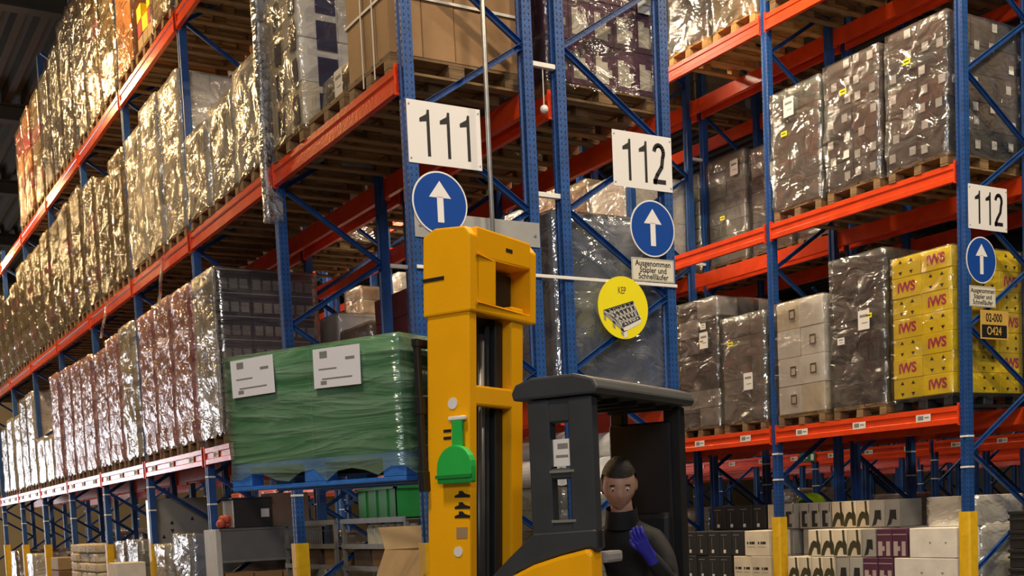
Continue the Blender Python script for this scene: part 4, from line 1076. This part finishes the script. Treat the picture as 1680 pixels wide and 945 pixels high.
# big open cardboard box
o = empty('open_box', (.52, .64, 0)); tag(o, 'large open cardboard box with flaps folded out under the rack end', 'box', GA)
g = MB(); t = .008; hx, hy, hz = .40, .50, 1.38
g.box(-hx, -hx+t, -hy, hy, 0, hz).box(hx-t, hx, -hy, hy, 0, hz).box(-hx, hx, -hy, -hy+t, 0, hz).box(-hx, hx, hy-t, hy, 0, hz).box(-hx, hx, -hy, hy, .0, t)
obj('box_body', g.mesh('box_body', CM['kraft']), o)
obj('flap', MB().bar((-hx, .05, hz), (-hx-.10, .05, hz-.24), .008, .85, (0, 1, 0)).mesh('flap', CM['tan']), o)
obj('flap', MB().bar((0, hy, hz), (0, hy+.12, hz+.20), .008, .78, (1, 0, 0)).mesh('flap', CM['tan']), o)
obj('flap', MB().bar((hx, 0, hz), (hx-.06, 0, hz+.30), .008, .95, (0, 1, 0)).mesh('flap', CM['tan']), o)
# shelf trolleys
STL = M('trolley_grey', (.26, .27, .27), .4, .5, .15, 8)
for yc, hl, lb in ((2.07, .76, 'grey metal shelf trolley holding cream jars beside the open cardboard box'), (3.76, .76, 'grey metal shelf trolley holding a wire basket beside the packing bench')):
    o = empty('shelf_trolley', (.72, yc, 0)); tag(o, lb, 'trolley', GA)
    for x in (-.27, .27):
        for y in (-hl+.03, hl-.03): obj('trolley_post', cached('tpost', lambda: MB().box(-.018, .018, -.018, .018, .1, 1.64).mesh('trolley_post', STL)), o, (x, y, 0))
    for z in (.35, .85, 1.18, 1.40, 1.652): obj('shelf', cached('tshelf', lambda: MB().box(-.29, .29, -.76, .76, -.012, 0).box(-.295, -.285, -.76, .76, -.03, .02).mesh('shelf', STL)), o, (0, 0, z))
    for x in (-.25, .25):
        for y in (-hl+.08, hl-.08): obj('castor', cached('castor', lambda: MB().cyl((-.015, 0, .05), (.015, 0, .05), .05, seg=12).mesh('castor', TB)), o, (x, y, 0))
    for x in (-.25, .25):
        for y in (-hl+.08, hl-.08): obj('castor_fork', cached('cfork', lambda: MB().box(-.02, .02, -.03, .03, .09, .34).mesh('castor_fork', STL)), o, (x, y, 0))
JAR = M('jar_cream', (.62, .60, .45), .3, 0, .08, 6)
def jar():
    g = MB().cyl((0, 0, 0), (0, 0, .165), .075, .075, 20).cyl((0, 0, .165), (0, 0, .185), .075, .055, 20, False)
    return g.mesh('jar_body', JAR)
for i in range(6):
    j = empty('storage_jar', (.56, 1.46+i*.165, 1.401)); tag(j, 'cream cylindrical jar on the trolley shelf, %s from the open cardboard box' % ORD[i], 'jar', 'cream jars on the trolley')
    obj('jar_body', cached('jar', jar), j); obj('lid', cached('jlid', lambda: MB().cyl((0, 0, .183), (0, 0, .203), .062, seg=20).mesh('lid', STICK)), j)
# wire basket
o = empty('wire_basket', (.60, 3.75, 1.401)); tag(o, 'small wire basket standing on the trolley shelf', 'basket', GA)
g = MB()
for k in range(9):
    y = -.28+k*.07; g.bar((-.13, y, 0), (-.13, y, .16), .006, .006); g.bar((.13, y, 0), (.13, y, .16), .006, .006); g.bar((-.13, y, .003), (.13, y, .003), .006, .006)
obj('wires', g.mesh('wires', GALV), o, kind='stuff')
g = MB()
for z in (.003, .16): g.bar((-.13, -.28, z), (-.13, .28, z), .009, .009); g.bar((.13, -.28, z), (.13, .28, z), .009, .009); g.bar((-.13, -.28, z), (.13, -.28, z), .009, .009); g.bar((-.13, .28, z), (.13, .28, z), .009, .009)
obj('rim_wire', g.mesh('rim_wire', GALV), o)
for i, yq in enumerate((1.40, 1.86, 2.30, 3.10, 3.60)): plain(.50, .92, yq, yq+.40, 1.181, 1.36, 'kraft' if i % 2 else 'brown', 'low brown carton on the lower trolley shelf, %s from the open cardboard box' % ORD[i], 'cartons on the lower trolley shelf')
# green bin
o = empty('green_bin', (.80, 2.30, 1.653)); tag(o, 'green plastic storage bin on top of the shelf trolley', 'bin', GA)
GRB = M('bin_green', (.015, .22, .05), .4, 0, .1, 6)
g = MB().box(-.20, -.19, -.45, .45, 0, .31).box(.19, .20, -.45, .45, 0, .31).box(-.2, .2, -.45, -.44, 0, .31).box(-.2, .2, .44, .45, 0, .31).box(-.2, .2, -.45, .45, 0, .012)
obj('bin_body', g.mesh('bin_body', GRB), o)
obj('bin_rim', MB().box(-.22, -.19, -.47, .47, .29, .315).box(.19, .22, -.47, .47, .29, .315).box(-.22, .22, -.47, -.44, .29, .315).box(-.22, .22, .44, .47, .29, .315).mesh('bin_rim', GRB), o)
for q in (-.25, 0, .25): obj('bin_rib', MB().box(-.21, -.2, q-.012, q+.012, 0, .30).mesh('bin_rib', GRB), o)
# packing bench
o = empty('packing_bench', (.40, 5.42, 0)); tag(o, 'grey packing bench with a white end panel carrying the black box', 'bench', GA)
obj('end_panel', MB().box(-.56, -.50, -.24, .24, 0, 1.62).mesh('end_panel', M('panel_white', (.55, .55, .53), .5), .004), o)
obj('apron', MB().box(-.50, .80, -.24, -.22, 1.25, 1.60).mesh('apron', M('bench_grey', (.13, .135, .14), .6, 0, .15, 4)), o)
obj('bench_top', MB().box(-.52, .82, -.25, .25, 1.60, 1.625).mesh('bench_top', MATS['bench_grey']), o)
obj('rail', MB().box(-.50, .80, -.255, -.235, 1.225, 1.25).mesh('rail', GALV), o)
obj('end_panel', MB().box(.76, .80, -.24, .24, 0, 1.60).mesh('end_panel', MATS['panel_white'], .004), o)
obj('lower_shelf', MB().box(-.50, .76, -.23, .23, .70, .73).mesh('lower_shelf', MATS['bench_grey']), o)
for i in range(3): plain(-.06+i*.36, .28+i*.36, 5.22, 5.6, .735, 1.10, 'kraft', 'brown carton under the packing bench, %s from the white end panel' % ORD[i], 'cartons under the packing bench')
b_ = plain(.08, .54, 5.20, 5.62, 1.627, 1.97, 'black', 'black box with a small white label standing on the packing bench', GA)
obj('silver_side', MB().box(-.233, -.2305, -.20, .20, .01, .33).mesh('silver_side', M('silver_sheet', (.55, .58, .60), .3, .4)), b_)
obj('sticker', MB().box(.10, .20, -.2135, -.2105, .12, .22).mesh('sticker', STICK), b_)
obj('lid', MB().box(-.25, .25, -.22, .22, .342, .36).mesh('lid', PLBLK), b_)
plain(.56, 1.05, 5.28, 5.62, 1.627, 2.03, 'brown', 'tall brown carton beside the black box on the packing bench', GA)
# red mesh bag
bm = bmesh.new()
for q in range(7):
    r_ = bmesh.ops.create_icosphere(bm, subdivisions=2, radius=rnd.uniform(.045, .06)); dx_ = Vector((rnd.uniform(-.045, .045), rnd.uniform(-.07, .09), .05+(.055 if q > 4 else 0)))
    for v in r_['verts']: v.co += dx_
for f in bm.faces: f.smooth = True
me = bpy.data.meshes.new('red_bag'); bm.to_mesh(me); bm.free(); me.materials.append(M('bag_red', (.55, .10, .07), .5, 0, .2, 30, .3, 60))
tag(obj('red_bag', me, None, (-.03, 5.28, 1.632)), 'lumpy red bag lying in front of the black box', 'bag', GA)
# tall white-grey carton, wrapped block, sacks and boxes further along
o = plain(.10, .95, 8.88, 9.42, 0, 2.10, 'grey', 'tall grey carton with black arrow marks and white side behind the third upright', GA)
obj('white_side', MB().box(-.428, -.4255, -.26, .26, .01, 2.09).mesh('white_side', SIGNW), o)
for x, z, s in ((-.2, 1.75, 1), (-.2, 1.62, -1), (-.33, 1.55, 1), (.1, 1.80, 1)):
    g = MB(); g.flat = True; pts = [(-.03, -.2715, -.03*s), (.03, -.2715, -.03*s), (0, -.2715, .03*s)]; g.poly(pts if s > 0 else pts[::-1]); obj('arrow_print', g.mesh('arrow_print', INK), o, (x, 0, z))
load(.55, 7.05, 0, 'steel', 1.58, 'grey film-wrapped block on the floor between the second and third uprights', GA, True, nz=1)
load(.55, 8.15, 0, 'bags', 1.45, 'pale white bags under film on the floor beside the tall grey carton', GA, False, dy=.6)
bx_ = plain(-.50, -.10, 8.86, 9.45, 0, 1.20, 'white', 'low white box with a dark mark before the tall grey carton', GA)
load(.62, 10.95, 0, 'grey', 1.5, 'grey stack on the floor on the near side of the cream sacks', GA, False)
load(.62, 10.05, 0, 'grey', 1.52, 'grey stack on the floor behind the tall grey carton', GA, False, dy=.7)
obj('mark', MB().box(-.2035, -.2005, -.07, .07, .95, 1.0).mesh('mark', INK), bx_)
load(.55, 16.6, 0, 'kraft', 1.2, 'brown cartons on the floor beyond the cream sacks', GA, False, film=False)
load(.55, 19.4, 0, 'white', 1.25, 'white wrapped load on the far floor beyond the brown cartons', GA, False)
load(.55, 21.8, 0, 'goldpink', 1.3, 'gold wrapped load at the far end of the floor row', GA, False)
def sack():
    bm = bmesh.new(); r_ = bmesh.ops.create_cube(bm, size=1.0); bmesh.ops.subdivide_edges(bm, edges=bm.edges[:], cuts=4, use_grid_fill=True)
    for v in bm.verts:
        x, y, z = v.co*2; f = max(abs(x), abs(y)); th_ = (1-.30*max(0, f-.4)**1.5)
        v.co = Vector((x*.36*(1+.05*mnoise.noise(v.co*6)), y*.345, z*.082*th_ + .083 + .006*mnoise.noise(v.co*5)))
    for f in bm.faces: f.smooth = True
    me = bpy.data.meshes.new('sack'); bm.to_mesh(me); bm.free(); me.materials.append(CM['cream']); return me
for c in range(3):
    for k in range(9):
        tag(obj('sack', cached('sack', sack), None, (.24+rnd.uniform(-.02, .02), 12.45+c*.725, k*.162), (0, 0, rnd.uniform(-.06, .06))), 'plump cream sack in the %s pile beside the grey stack, %s from the floor' % (ORD[c], ORD[k]), 'sack', 'cream sacks piled on the floor')
# rack B floor: wrapped block with white paper rolls on top
load(XB+.55, .55, 0, 'grey', 1.86, 'grey wrapped pallet on the floor behind the truck cab carrying white rolls', 'goods behind the truck cab', True)
def roll():
    g = MB().cyl((0, -.35, 0), (0, .35, 0), .125, seg=28)
    g.cyl((0, -.352, 0), (0, -.34, 0), .035, seg=16, mi=1)
    return g.mesh('paper_roll', [WHITEP, INKG])
for i, (x, z, w_) in enumerate(((1.42, 1.998, 'lower layer beside the mast'), (1.68, 1.998, 'lower layer in the middle'), (1.94, 1.998, 'lower layer inside the cab opening'), (2.20, 1.998, 'lower layer by the rear upright'), (1.55, 2.226, 'upper layer beside the mast'), (2.07, 2.226, 'upper layer inside the cab opening'))):
    tag(obj('paper_roll', cached('roll', roll), None, (x, .55, z)), 'white paper roll on the grey pallet, ' + w_, 'roll', 'white paper rolls behind the truck cab')
for i, (y, st, h) in enumerate(((3.6, 'grey', 1.5), (4.6, 'white', 1.3), (6.6, 'dark', 1.5), (8.05, 'dark', 1.4), (10.2, 'grey', 1.5), (15.4, 'dark', 1.6), (18.5, 'dark', 1.7))):
    load(XB+.57, y, 0, st, h, '%s floor load in the rear rack, %s along from the truck cab' % (DESC[st], ORD[i]), 'floor loads in the rear rack', False)
